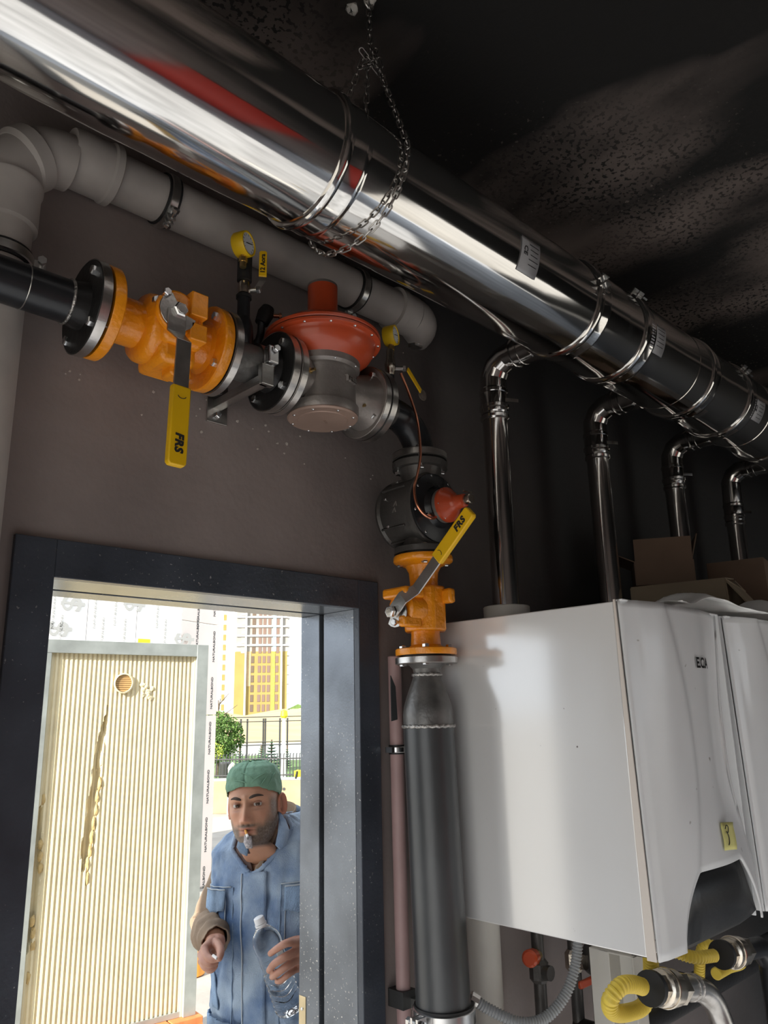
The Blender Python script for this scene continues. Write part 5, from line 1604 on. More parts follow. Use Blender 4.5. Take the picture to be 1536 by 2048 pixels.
MB().prism([(-0.5, lampz(150, 590, 1418)), ((b - a).length + 0.5, lampz(150, 590, 1418)), ((b - a).length * 0.5, lampz(150, 590, 1408))], (a.x, a.y, 0), vu, UZ, -6).build('roof', 'grass', t, smooth=False)
# ------------------------------------------------------------------ the man in the doorway
MT['denim'] = mat('washed_denim', (0.36, 0.45, 0.56), 0.85, 0, 7, 0.45, 0.35, 300, col2=(0.085, 0.155, 0.30), thr=(0.36, 0.64))
MT['denimd'] = mat('darker_denim', (0.21, 0.30, 0.43), 0.85, 0, 14, 0.4, 0.5, 320)
MT['stitch'] = mat('pale_stitching', (0.42, 0.47, 0.52), 0.8)
MT['shirt'] = mat('brown_shirt', (0.27, 0.195, 0.135), 0.85, 0, 9, 0.2, 0.25, 60)
MT['shirtd'] = mat('dark_shirt_front', (0.13, 0.085, 0.075), 0.85, 0, 22, 0.3, 0.2, 60)
MT['knit'] = mat('grey_patterned_collar', (0.40, 0.37, 0.38), 0.9, 0, 160, 0.5)
MT['capg'] = mat('green_cloth', (0.17, 0.31, 0.215), 0.85, 0, 10, 0.15, 0.3, 90)
MT['jeans'] = mat('blue_jeans', (0.10, 0.15, 0.24), 0.9, 0, 20, 0.2)
MT['shoe'] = mat('dark_shoe', (0.05, 0.045, 0.04), 0.7)
MT['eyew'] = mat('eye_white', (0.46, 0.42, 0.38), 0.25)
MT['lid'] = mat('eyelid_skin', (0.34, 0.165, 0.105), 0.55)
MT['iris'] = mat('brown_iris', (0.06, 0.035, 0.02), 0.15)
MT['brow'] = mat('dark_brow_hair', (0.06, 0.042, 0.032), 0.9, 0, 200, 0.4)
MT['cigw'] = mat('cigarette_paper', (0.80, 0.79, 0.77), 0.7)
MT['cigo'] = mat('cigarette_filter', (0.75, 0.36, 0.08), 0.7)
MT['ash'] = mat('cigarette_ash', (0.25, 0.24, 0.23), 0.9)
MT['capw'] = mat('white_cap_plastic', (0.82, 0.82, 0.83), 0.4)
pet = bpy.data.materials.new('clear_pet')
pet.use_nodes = True
pb = pet.node_tree.nodes['Principled BSDF']
pb.inputs['Base Color'].default_value = (0.97, 0.985, 0.99, 1)
pb.inputs['Roughness'].default_value = 0.03
pb.inputs['Transmission Weight'].default_value = 1.0
pb.inputs['IOR'].default_value = 1.24
MT['pet'] = pet
lbl = mat('thin_label', (0.72, 0.86, 0.88), 0.3)
MT['lbl'] = lbl
skm = bpy.data.materials.new('skin')
skm.use_nodes = True
sb = skm.node_tree.nodes['Principled BSDF']
at_ = skm.node_tree.nodes.new('ShaderNodeVertexColor')
at_.layer_name = 'tone'
nz = skm.node_tree.nodes.new('ShaderNodeTexNoise')
nz.inputs['Scale'].default_value = 260
bpn = skm.node_tree.nodes.new('ShaderNodeBump')
bpn.inputs['Strength'].default_value = 0.25
bpn.inputs['Distance'].default_value = 0.002
skm.node_tree.links.new(nz.outputs[0], bpn.inputs['Height'])
skm.node_tree.links.new(bpn.outputs[0], sb.inputs['Normal'])
skm.node_tree.links.new(at_.outputs['Color'], sb.inputs['Base Color'])
sb.inputs['Roughness'].default_value = 0.5
sb.inputs['Subsurface Weight'].default_value = 0.12
sb.inputs['Subsurface Radius'].default_value = (0.012, 0.005, 0.003)
MT['skin'] = skm

SKIN = (0.52, 0.27, 0.168)
Zv = Vector((0, 0, 1))
HD = atD(508, 1607, 2.40)                       # between the eyes, inside the head
tocam = (CAM - HD)
tocam.z = 0
tocam.normalize()
imgR = Vector((-tocam.y, tocam.x, 0))           # to the right in the picture
if imgR.x < 0:
    imgR = -imgR
def frame(yaw, roll=0.0, pitch=0.0):
    """axes (lx: picture right, ly: forward, lz: up) of a body turned yaw degrees to picture left"""
    a = math.radians(yaw)
    f = tocam * math.cos(a) - imgR * math.sin(a)
    r = imgR * math.cos(a) + tocam * math.sin(a)
    u = Zv.copy()
    p = math.radians(pitch)
    f, u = f * math.cos(p) + u * math.sin(p), u * math.cos(p) - f * math.sin(p)
    q = math.radians(roll)
    r, u = r * math.cos(q) - u * math.sin(q) * -1 * -1, u * math.cos(q) + r * math.sin(q)
    return r, f, u
hr, hf, hu = frame(17, -5, 3)
def hp(x, y, z):
    return HD + hr * x + hf * y + hu * z

def interp(tab, z):
    for (a, b) in zip(tab[:-1], tab[1:]):
        if (a[0] - z) * (b[0] - z) <= 0:
            f = (z - a[0]) / (b[0] - a[0]) if b[0] != a[0] else 0
            f = f * f * (3 - 2 * f) * 0.5 + f * 0.5
            return [p + (q - p) * f for p, q in zip(a[1:], b[1:])]
    return list(tab[0][1:] if abs(z - tab[0][0]) < abs(z - tab[-1][0]) else tab[-1][1:])
HEAD = [(0.120, 0.004, 0.004, 0.012, 0.0), (0.114, 0.034, 0.032, 0.045, 0.0), (0.098, 0.056, 0.058, 0.072, 0.0), (0.072, 0.069, 0.077, 0.090, 0.0), (0.045, 0.0735, 0.086, 0.097, 0.0),
        (0.020, 0.0745, 0.0905, 0.099, 0.0), (0.0, 0.0735, 0.0865, 0.098, 0.0), (-0.022, 0.0725, 0.0855, 0.092, 0.0), (-0.045, 0.070, 0.0855, 0.080, 0.0), (-0.066, 0.066, 0.0850, 0.066, 0.0),
        (-0.086, 0.059, 0.084, 0.060, 0.0), (-0.103, 0.048, 0.080, 0.060, 0.0), (-0.114, 0.040, 0.070, 0.062, 0.0), (-0.121, 0.044, 0.046, 0.066, 0.0), (-0.130, 0.053, 0.030, 0.070, 0.0),
        (-0.160, 0.056, 0.026, 0.072, 0.0), (-0.20, 0.057, 0.034, 0.066, 0.0), (-0.25, 0.058, 0.044, 0.056, 0.0), (-0.29, 0.06, 0.045, 0.05, 0.0)]
def g2(x, z, cx, cz, sx, sz):
    return math.exp(-((x - cx) / sx) ** 2 - ((z - cz) / sz) ** 2)
def face(x, z):
    d = 0.0
    # nose
    if -0.075 < z < 0.03:
        f = smooth(0.018, -0.040, z)
        amp = 0.004 + 0.021 * f
        amp *= smooth(-0.0565, -0.044, z)
        d += amp * math.exp(-(x / (0.0075 + 0.0055 * f)) ** 2)
    d += 0.009 * (g2(x, z, 0.0145, -0.0455, 0.0075, 0.008) + g2(x, z, -0.0145, -0.0455, 0.0075, 0.008))
    d -= 0.004 * (g2(x, z, 0.008, -0.0545, 0.004, 0.003) + g2(x, z, -0.008, -0.0545, 0.004, 0.003))
    for s in (-1, 1):
        d += 0.0055 * g2(x, z, 0.030 * s, 0.0185, 0.018, 0.0075)
        d -= 0.0115 * g2(x, z, 0.0315 * s, 0.0015, 0.0165, 0.0085)
        d -= 0.0045 * g2(x, z, 0.0175 * s, 0.003, 0.007, 0.011)
        d += 0.0022 * g2(x, z, 0.032 * s, 0.0085, 0.014, 0.0028)
        d += 0.0020 * g2(x, z, 0.032 * s, -0.0075, 0.013, 0.003)
        d -= 0.0016 * g2(x, z, 0.033 * s, -0.0145, 0.013, 0.0025)
        d += 0.0050 * g2(x, z, 0.046 * s, -0.023, 0.018, 0.014)
        d -= 0.0030 * g2(x, z, 0.041 * s, -0.055, 0.014, 0.02)
        d -= 0.0022 * g2(x, z, 0.024 * s, -0.055, 0.004, 0.012)
    d += 0.0042 * g2(x, z, 0, -0.0655, 0.021, 0.0042)
    d += 0.0055 * g2(x, z, 0, -0.0765, 0.018, 0.0050)
    d -= 0.0042 * g2(x, z, 0, -0.0708, 0.022, 0.0020)
    d -= 0.0030 * g2(x, z, 0, -0.0860, 0.02, 0.005)
    d += 0.0065 * g2(x, z, 0, -0.102, 0.018, 0.011)
    d += 0.0045 * g2(x, z, 0, -0.058, 0.03, 0.008)
    for zz in (0.036, 0.045, 0.053):
        d -= 0.0010 * math.exp(-((z - zz - 0.004 * math.cos(x * 60)) / 0.0016) ** 2) * smooth(0.05, 0.03, abs(x))
    return d
def skin_tone(x, y, z):
    c = Vector(SKIN)
    n = 0.5 + 0.5 * mnoise.noise(Vector((x * 40, y * 40, z * 40)))
    c = c * (0.93 + 0.14 * n)
    if y > 0.02:
        red = g2(x, z, 0, -0.04, 0.016, 0.016) + 0.7 * (g2(x, z, 0.042, -0.03, 0.02, 0.016) + g2(x, z, -0.042, -0.03, 0.02, 0.016)) + 0.5 * g2(x, z, 0, 0.045, 0.05, 0.012)
        c = c.lerp(Vector((0.48, 0.185, 0.115)), min(0.6, red * 0.5))
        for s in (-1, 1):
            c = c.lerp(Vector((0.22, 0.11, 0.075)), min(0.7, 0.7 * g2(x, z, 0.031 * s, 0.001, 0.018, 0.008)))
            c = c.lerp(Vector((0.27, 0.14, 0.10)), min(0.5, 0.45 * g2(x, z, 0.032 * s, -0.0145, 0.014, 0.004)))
        lip = max(g2(x, z, 0, -0.0665, 0.022, 0.0036), g2(x, z, 0, -0.0762, 0.019, 0.0046))
        c = c.lerp(Vector((0.40, 0.145, 0.105)), min(0.85, lip))
        c = c.lerp(Vector((0.10, 0.04, 0.03)), 0.9 * g2(x, z, 0, -0.0708, 0.023, 0.0014))
    # grey-brown beard: moustache, chin, jaw up to the ears
    jaw = smooth(-0.048 + 0.10 * max(0, abs(x) - 0.045) / 0.03, -0.075, z + 0.0) * smooth(0.018, 0.034, abs(x))
    chin = smooth(-0.082, -0.090, z)
    mous = g2(x, z, 0.0, -0.0585, 0.034, 0.0052) * (1 if y > 0.02 else 0)
    side = smooth(0.058, 0.068, abs(x)) * smooth(0.03, 0.0, z) * smooth(-0.035, 0.0, y)
    b = max(jaw, chin, min(1, mous * 1.1), side * 0.8) * smooth(-0.05, -0.015, y) * smooth(-0.128, -0.112, z)
    if g2(x, z, 0, -0.0715, 0.024, 0.009) > 0.45 and y > 0.03:
        b = 0
    sp = 0.5 + 0.5 * mnoise.noise(Vector((x * 330, y * 330, z * 200)))
    bc = Vector((0.10, 0.072, 0.052)).lerp(Vector((0.34, 0.29, 0.24)), max(0, sp * 1.3 - 0.45) * (0.5 + 0.5 * smooth(0.02, 0.06, abs(x))))
    c = c.lerp(bc, min(0.94, b * (0.85 + 0.4 * sp)))
    return c

class Body(MB):
    def __init__(s):
        super().__init__()
        s.c = []
    def paint(s, f=None):
        while len(s.c) < len(s.v):
            s.c.append(tuple(SKIN) if f is None else f)
tr, tf, tu = frame(30)
TC = atD(556, 1800, 2.47)
TC.z = 0
NSH = TC - tf * 0.012 - hp(0, 0, -0.26)
NSH.z = 0
BD = Body()
NA = 132
zs = list(np.concatenate([np.linspace(0.120, 0.03, 26), np.linspace(0.027, -0.118, 84), np.linspace(-0.121, -0.29, 26)]))
rings, cols = [], []
for z in zs:
    a, f, b, _ = interp(HEAD, z)
    for k_ in range(NA):
        q = 2 * PI * k_ / NA
        q = q - 0.42 * math.sin(q)               # crowd the points towards the face
        sx_, cy_ = math.sin(q), math.cos(q)
        x = a * math.copysign(abs(sx_) ** 0.9, sx_)
        y = (f if cy_ > 0 else b) * math.copysign(abs(cy_) ** 0.9, cy_)
        if cy_ > 0 and z > -0.116:
            y += face(x, z) * smooth(0.0, 0.35, cy_)
        pt_ = hp(x, y - 0.004, z)
        if z < -0.11:
            pt_ = pt_ + NSH * smooth(-0.11, -0.27, z)
        rings.append(pt_)
        cols.append(tuple(skin_tone(x, y, z)))
nR = len(zs)
fs = [(j * NA + i, j * NA + (i + 1) % NA, (j + 1) * NA + (i + 1) % NA, (j + 1) * NA + i) for j in range(nR - 1) for i in range(NA)]
fs += [tuple(range(NA))]
BD.add(rings, fs)
BD.c += cols
# ears
def ear(s):
    vs, cc = [], []
    n1, n2 = 14, 18
    for i in range(n1 + 1):
        t_ = i / n1
        for j in range(n2):
            q = 2 * PI * j / n2
            rim = t_
            oz = 0.033 * math.sin(q) * rim * (1.0 + 0.12 * math.sin(q))
            oy = 0.019 * math.cos(q) * rim * (0.85 + 0.3 * max(0, math.sin(q)))
            out = 0.004 + 0.0165 * (rim ** 1.3) * (0.62 - 0.5 * math.cos(q))
            cup = 0.006 * math.exp(-((rim - 0.90) / 0.10) ** 2) - 0.003 * math.exp(-((rim - 0.6) / 0.15) ** 2) + 0.0022 * math.exp(-((rim - 0.45) / 0.1) ** 2)
            x = s * (0.070 + out + cup)
            vs.append(hp(x, -0.018 + oy - 0.10 * 0.02 * rim, -0.012 + oz))
            red = 0.5 * smooth(0.3, 0.95, rim)
            c = Vector(SKIN).lerp(Vector((0.50, 0.13, 0.085)), red) * (1 - 0.35 * math.exp(-((rim - 0.6) / 0.13) ** 2))
            cc.append(tuple(c))
    # back of the ear
    for j in range(n2):
        q = 2 * PI * j / n2
        vs.append(hp(s * 0.066, -0.020 + 0.012 * math.cos(q), -0.012 + 0.024 * math.sin(q)))
        cc.append(SKIN)
    f_ = [(i * n2 + j, i * n2 + (j + 1) % n2, (i + 1) * n2 + (j + 1) % n2, (i + 1) * n2 + j) for i in range(n1 + 1) for j in range(n2)]
    BD.add(vs, f_)
    BD.c += cc
ear(1)
ear(-1)

# torso
def tp_(x, y, z):
    return TC + tr * x + tf * y + Zv * z
TORSO = [(1.445, 0.060, 0.058, 0.050), (1.425, 0.110, 0.068, 0.075), (1.395, 0.175, 0.088, 0.100), (1.355, 0.212, 0.118, 0.118), (1.27, 0.214, 0.138, 0.125), (1.15, 0.204, 0.142, 0.12), (1.02, 0.196, 0.140, 0.115),
         (0.93, 0.197, 0.138, 0.12), (0.86, 0.200, 0.136, 0.125), (0.80, 0.203, 0.134, 0.128)]
def torso_pt(q, z, off=0.0):
    """q: angle from the front, positive to picture right"""
    a, f, b = interp(TORSO, z)
    s_, c_ = math.sin(q), math.cos(q)
    x = (a + off) * math.copysign(abs(s_) ** 0.82, s_)
    y = ((f if c_ > 0 else b) + off) * math.copysign(abs(c_) ** 0.82, c_)
    return tp_(x, y + 0.015 * smooth(1.2, 1.45, z), z + 0.14 * x * smooth(1.0, 1.38, z))
vs = []
zz = np.linspace(1.41, 0.80, 24)
for z in zz:
    for i in range(32):
        vs.append(torso_pt(2 * PI * i / 32, z, -0.016))
BD.add(vs, [(j * 32 + i, j * 32 + (i + 1) % 32, (j + 1) * 32 + (i + 1) % 32, (j + 1) * 32 + i) for j in range(23) for i in range(32)] + [tuple(range(32)), tuple(23 * 32 + i for i in range(32))])
BD.paint()

# arms (inside the sleeves), in picture coordinates with depth
SH_L = tp_(-0.160, 0.0, 1.315)
EL_L = atD(421, 1852, 2.50)
WR_L = atD(430, 1880, 2.29)
SH_R = tp_(0.160, -0.01, 1.335)
EL_R = tp_(0.285, 0.04, 1.07)
WR_R = atD(622, 1902, 2.20)
BD.tube([SH_L, SH_L.lerp(EL_L, 0.5), EL_L, EL_L.lerp(WR_L, 0.5), WR_L], [0.052, 0.046, 0.042, 0.038, 0.029], 14)
BD.tube([SH_R, SH_R.lerp(EL_R, 0.5), EL_R, EL_R.lerp(WR_R, 0.5), WR_R], [0.052, 0.046, 0.042, 0.038, 0.029], 14)
# legs
def legpts(s):
    return [tp_(0.09 * s, 0.0, 0.90), tp_(0.095 * s, 0.01, 0.66), tp_(0.10 * s, 0.02, 0.40), tp_(0.10 * s, -0.02, 0.15), tp_(0.10 * s, -0.03, -0.04)]
for s in (-1, 1):
    BD.tube(legpts(s), [0.09, 0.078, 0.056, 0.046, 0.038], 16)
BD.tube([tp_(0, 0, 1.0), tp_(0, 0, 0.84)], [0.10, 0.10], 24)
BD.paint()

# hands: tapered finger chains and palm strips, fused by a fine voxel remesh
def fused(chains, vox=0.0022):
    b = MB()
    for pts, rs in chains:
        P = bez(pts, 6 * (len(pts) - 1)) if len(pts) > 2 else [Vector(p) for p in pts]
        n = len(P)
        R = [rs[min(len(rs) - 1, int(i / (n - 1) * (len(rs) - 1)))] + ((rs[min(len(rs) - 1, int(i / (n - 1) * (len(rs) - 1)) + 1)] - rs[min(len(rs) - 1, int(i / (n - 1) * (len(rs) - 1)))]) * ((i / (n - 1) * (len(rs) - 1)) % 1.0)) for i in range(n)]
        d0 = (P[0] - P[1]).normalized()
        d1 = (P[-1] - P[-2]).normalized()
        P = [P[0] + d0 * R[0] * 0.8, P[0] + d0 * R[0] * 0.5] + P + [P[-1] + d1 * R[-1] * 0.5, P[-1] + d1 * R[-1] * 0.85, P[-1] + d1 * R[-1] * 0.98]
        R = [R[0] * 0.35, R[0] * 0.8] + R + [R[-1] * 0.86, R[-1] * 0.52, R[-1] * 0.15]
        b.tube(P, R, 14)
    me = b.mesh('hand_tmp')
    o = bpy.data.objects.new('hand_tmp', me)
    COL.objects.link(o)
    m1 = o.modifiers.new('r', 'REMESH')
    m1.mode = 'VOXEL'
    m1.voxel_size = vox
    m2 = o.modifiers.new('s', 'SMOOTH')
    m2.factor = 0.5
    m2.iterations = 3
    out = bpy.data.meshes.new_from_object(o.evaluated_get(bpy.context.evaluated_depsgraph_get()))
    bpy.data.objects.remove(o)
    vs = [v.co.copy() for v in out.vertices]
    fs = [tuple(p.vertices) for p in out.polygons]
    bpy.data.meshes.remove(out)
    return vs, fs
def C(px, py, d):
    return atD(px, py, d)
def mid(a, b, f=0.5):
    return a.lerp(b, f)
# hand at picture left: pinching, knuckles to the left
w0, w1 = C(423, 1882, 2.285), C(437, 1883, 2.275)
kn = [C(409, 1897, 2.215), C(403, 1909, 2.225), C(404, 1922, 2.24), C(411, 1932, 2.255)]
ch = []
for k_ in kn:
    ch.append(([mid(w0, w1), mid(mid(w0, w1), k_), k_], [0.019, 0.017, 0.0125]))
ch.append(([w0, w1, C(432, 1897, 2.25)], [0.02, 0.021, 0.015]))
ch.append(([kn[0], C(413, 1911, 2.185), C(424, 1919, 2.165), C(436, 1918, 2.16)], [0.0115, 0.0105, 0.0095, 0.008]))
ch.append(([kn[1], C(407, 1923, 2.19), C(420, 1929, 2.175), C(432, 1926, 2.18)], [0.0115, 0.0105, 0.0095, 0.008]))
ch.append(([kn[2], C(410, 1934, 2.205), C(421, 1937, 2.19), C(431, 1932, 2.195)], [0.011, 0.010, 0.009, 0.0078]))
ch.append(([kn[3], C(417, 1940, 2.225), C(424, 1940, 2.215), C(430, 1935, 2.215)], [0.0098, 0.009, 0.008, 0.007]))
ch.append(([C(431, 1886, 2.255), C(439, 1895, 2.215), C(441, 1907, 2.175), C(439, 1917, 2.155)], [0.0155, 0.0125, 0.0108, 0.0085]))
hv, hfc = fused(ch)
BD.add(hv, hfc)
def tone_hand(p):
    n = 0.5 + 0.5 * mnoise.noise(p * 55)
    return tuple(Vector((0.50, 0.26, 0.18)).lerp(Vector((0.33, 0.14, 0.10)), 0.6 * n))
BD.c += [tone_hand(p) for p in hv]
# hand at picture right, wrapped round the bottle
BA, BB = C(518, 1838, 2.235), C(583, 2026, 2.205)
pw = C(614, 1904, 2.20)
kn = [C(596, 1884, 2.165), C(592, 1902, 2.155), C(593, 1919, 2.155), C(594, 1936, 2.165)]
ch = []
for k_ in kn:
    ch.append(([pw, mid(pw, k_), k_], [0.021, 0.0175, 0.0125]))
ch.append(([C(612, 1892, 2.19), C(610, 1918, 2.19)], [0.019, 0.019]))
ch.append(([kn[0], C(574, 1886, 2.135), C(556, 1896, 2.135), C(541, 1907, 2.155)], [0.0118, 0.0108, 0.0098, 0.0085]))
ch.append(([kn[1], C(568, 1915, 2.125), C(548, 1928, 2.13), C(538, 1941, 2.155)], [0.0120, 0.0112, 0.010, 0.0085]))
ch.append(([kn[2], C(572, 1933, 2.128), C(554, 1947, 2.132), C(544, 1954, 2.155)], [0.0115, 0.0105, 0.0096, 0.0082]))
ch.append(([kn[3], C(576, 1949, 2.135), C(562, 1961, 2.14), C(554, 1963, 2.155)], [0.0100, 0.0092, 0.0085, 0.0074]))
ch.append(([C(612, 1886, 2.20), C(598, 1880, 2.235), C(578, 1884, 2.268), C(560, 1893, 2.272)], [0.0155, 0.0125, 0.011, 0.009]))
hv, hfc = fused(ch)
BD.add(hv, hfc)
BD.c += [tone_hand(p) for p in hv]
BD.paint()

man = thing('person', 'man in green cap and denim vest in the doorway, cigarette in mouth, holding a bottle', 'person', tuple(tp_(0, 0, GZ0)))
bo = BD.build('body', 'skin', man, angle=180)
ca = bo.data.color_attributes.new('tone', 'FLOAT_COLOR', 'POINT')
flat = np.ones((len(bo.data.vertices), 4), dtype=np.float32)
flat[:, :3] = np.array(BD.c[:len(bo.data.vertices)], dtype=np.float32)
ca.data.foreach_set('color', flat.ravel())

# eyes, brows
for s in (-1, 1):
    ec = hp(0.0315 * s, 0.0652, 0.0004)
    look = (CAM - ec).normalized()
    e = MB().lathe([(-0.0125, 0.0)] + [(-0.0125 * math.cos(q), 0.0125 * math.sin(q)) for q in np.linspace(0.2, PI - 0.2, 14)] + [(0.0125, 0.0)], ec, look, 20).build('eye', 'eyew', man, angle=180)
    MB().lathe([(0.0104, 0.0070), (0.0118, 0.0052), (0.0128, 0.0)], ec, look, 18).build('iris', 'iris', e, angle=180)
    rt = look.cross(hu).normalized()
    upv = rt.cross(look).normalized()
    for nm, e0, e1 in (('upper_eyelid', 14, 86), ('lower_eyelid', -86, -24)):
        rows = []
        for i in range(9):
            el = math.radians(e0 + (e1 - e0) * i / 8)
            rows.append([ec + (look * (math.cos(el) * math.cos(az)) + rt * (math.cos(el) * math.sin(az)) + upv * math.sin(el)) * 0.0134 for az in np.linspace(-1.35, 1.35, 15)])
        MB().grid(rows).build(nm, 'lid', man, solid=0.0008, angle=180)
    pts, up = [], []
    for i in range(9):
        t_ = i / 8
        x = s * (0.013 + 0.038 * t_)
        z = 0.0165 + 0.0075 * math.sin(t_ * PI * 0.75) - 0.002 * t_ + (0.002 if s > 0 else -0.001)
        yy = interp(HEAD, z)[1] * math.copysign(abs(math.cos(math.asin(min(0.99, abs(x) / 0.0745)))) ** 0.9, 1) + face(x, z) - 0.003
        pts.append(hp(x, yy, z))
    MB().tube(pts, [0.0025, 0.0038, 0.0044, 0.0046, 0.0044, 0.004, 0.0034, 0.0026, 0.0012], 8).build('eyebrow', 'brow', man, angle=180)
# cap
rows = []
NC = 72
for j in range(27):
    t_ = j / 26
    row = []
    for k_ in range(NC):
        q = 2 * PI * k_ / NC
        fr_ = math.cos(q)
        zb = 0.030 + 0.016 * fr_ + 0.006 * math.cos(q * 2) - 0.010 * smooth(0.3, -0.9, fr_)
        z = 0.1285 * math.cos(t_ * PI / 2) + zb * (1 - math.cos(t_ * PI / 2))
        z = zb + (0.1285 - zb) * math.cos(t_ * PI / 2) ** 0.9
        a, f, b, _ = interp(HEAD, max(min(z - 0.006, 0.118), -0.05))
        wrk = 0.0035 * mnoise.noise(Vector((math.sin(q) * 6, math.cos(q) * 6 + z * 25, z * 12))) + 0.0022 * math.sin(q * 9 + z * 70) * smooth(0.12, 0.05, z)
        grow = 0.0085 + 0.006 * smooth(0.06, 0.10, z) + wrk - 0.004 * smooth(0.9, 1.0, t_)
        x = (a + grow) * math.copysign(abs(math.sin(q)) ** 0.92, math.sin(q))
        y = ((f if fr_ > 0 else b) + grow) * math.copysign(abs(fr_) ** 0.92, fr_)
        row.append(hp(x, y - 0.004, z + wrk * 0.6))
    row.append(row[0])
    rows.append(row)
cp_ = MB().grid(rows).build('cap', 'capg', man, solid=0.002, angle=180)
for k0, k1, z0, z1 in ((-0.5, 0.1, 0.072, 0.062), (0.25, 0.8, 0.062, 0.085), (-0.2, 0.35, 0.095, 0.07), (0.6, 1.1, 0.052, 0.09), (0.9, 1.3, 0.05, 0.085)):
    pts = []
    for i in range(9):
        t_ = i / 8
        q = k0 + (k1 - k0) * t_
        z = z0 + (z1 - z0) * t_ + 0.004 * math.sin(t_ * PI)
        a, f, b, _ = interp(HEAD, z - 0.006)
        g_ = 0.0112 + 0.006 * smooth(0.06, 0.10, z)
        pts.append(hp((a + g_) * math.sin(q), (f + g_) * math.cos(q) ** 0.92 - 0.004, z))
    MB().tube(pts, [0.0004] + [0.0016] * 7 + [0.0004], 6).build('fold', 'capg', cp_, angle=180)

# vest
def vest_w(q, z):
    return 0.006 * mnoise.noise(Vector((math.sin(q) * 5, z * 9, math.cos(q) * 5))) + 0.005 * abs(mnoise.noise(Vector((math.sin(q) * 3 + z * 5, z * 13 - math.sin(q) * 7, 2.7))))
rows = []
zz = np.linspace(1.438, 0.835, 96)
NV = 120
for z in zz:
    row = []
    for i in range(NV + 1):
        q = -PI + 2 * PI * i / NV
        wv = vest_w(q, z) + 0 * abs(mnoise.noise(Vector((math.sin(q) * 3 + z * 5, z * 13 - math.sin(q) * 7, 2.7)))) + 0.0055 * mnoise.noise(Vector((math.sin(q) * 14, z * 30, math.cos(q) * 12)))
        wv += 0.008 * smooth(0.93, 0.85, z) * (0.5 + 0.5 * math.sin(q * 14 + z * 30)) * 0.6
        wv -= 0.012 * math.exp(-((z - 0.868) / 0.012) ** 2)
        row.append(torso_pt(q, z, 0.006 + wv))
    rows.append(row)
def vhalf(z):
    return 0.0 if z < 1.285 else 0.03 + 0.68 * (z - 1.285) / 0.147
vb = MB().grid(rows)
mrow = NV + 1
def in_v(i):
    j, c_ = divmod(i, mrow)
    q = -PI + 2 * PI * c_ / NV
    return abs(q + 0.03) < vhalf(zz[j])
vb.f = [f for f in vb.f if not all(in_v(i) for i in f)]
vest = vb.build('vest', 'denim', man, solid=0.003, angle=180)
for sg in (1, -1):
    zl = np.linspace(1.432, 1.272, 26)
    MB().tube([torso_pt(sg * max(0.0, vhalf(z) - 0.006) - 0.03, z, 0.004) for z in zl], [0.0075] * 26, 8).build('neckline_edge', 'denim', vest, angle=180)
def patch(name, m, q0, q1, z0, z1, off, parent, nq=14, nz_=10, shape=None, thick=0.003):
    rows = []
    for j in range(nz_ + 1):
        v = j / nz_
        row = []
        for i in range(nq + 1):
            u = i / nq
            q = q0 + (q1 - q0) * u
            z = z0 + (z1 - z0) * v
            o_2 = 0.0
            if shape:
                q, z, o_2 = shape(u, v, q, z)
            wv = vest_w(q, z)
            row.append(torso_pt(q, z, 0.006 + wv + off + o_2))
        rows.append(row)
    return MB().grid(rows).build(name, m, parent, solid=thick, angle=180)
# button placket, its edge, pockets with flaps, yoke seams, hem band
patch('placket', 'denim', -0.10, 0.155, 1.29, 0.842, 0.006, vest, 6, 40, lambda u, v, q, z: (q - 0.03 * (1 - v), z, 0.003 * math.sin(v * 40) * (u - 0.5)))
patch('placket_edge', 'stitch', -0.106, -0.094, 1.29, 0.842, 0.0095, vest, 1, 40, lambda u, v, q, z: (q - 0.03 * (1 - v), z, 0))
for q0, q1 in ((-0.98, -0.40), (0.40, 1.00)):
    patch('pocket', 'denim', q0, q1, 1.222, 1.075, 0.004, vest, 12, 12)
    patch('pocket_seam', 'stitch', q1 - 0.012 if q0 < 0 else q0, q1 if q0 < 0 else q0 + 0.012, 1.222, 1.075, 0.0065, vest, 1, 12)
    patch('pocket_flap', 'denimd', q0 - 0.02, q1 + 0.02, 1.246, 1.182, 0.009, vest, 16, 8, lambda u, v, q, z: (q, z - 0.007 * v * math.sin(u * PI) + 0.004 * math.sin(u * 9) * v, 0.010 * v * abs(math.sin(u * PI * 1.5 + 0.4))))
    patch('flap_stitch', 'stitch', q0 - 0.02, q1 + 0.02, 1.2475, 1.244, 0.0115, vest, 16, 1)
    patch('lower_welt', 'denimd', (q0 - 0.05) if q0 < 0 else q0 + 0.35, (q0 + 0.18) if q0 < 0 else q1 + 0.05, 1.02, 0.90, 0.005, vest, 6, 10, lambda u, v, q, z: (q + 0.25 * v * (1 if q < 0 else -1), z, 0))
patch('yoke_seam', 'stitch', -1.3, -0.32, 1.2535, 1.2505, 0.0025, vest, 20, 1)
patch('yoke_seam', 'stitch', 0.32, 1.3, 1.2535, 1.2505, 0.0025, vest, 20, 1)
for q0 in (-0.30, 0.32):
    patch('front_seam', 'denimd', q0, q0 + 0.016, 1.25, 0.86, 0.0025, vest, 1, 30)
patch('hem_band', 'denimd', -1.5, 1.5, 0.872, 0.836, 0.005, vest, 50, 4, lambda u, v, q, z: (q, z, 0.003 * math.sin(q * 40) * (1 - v)))
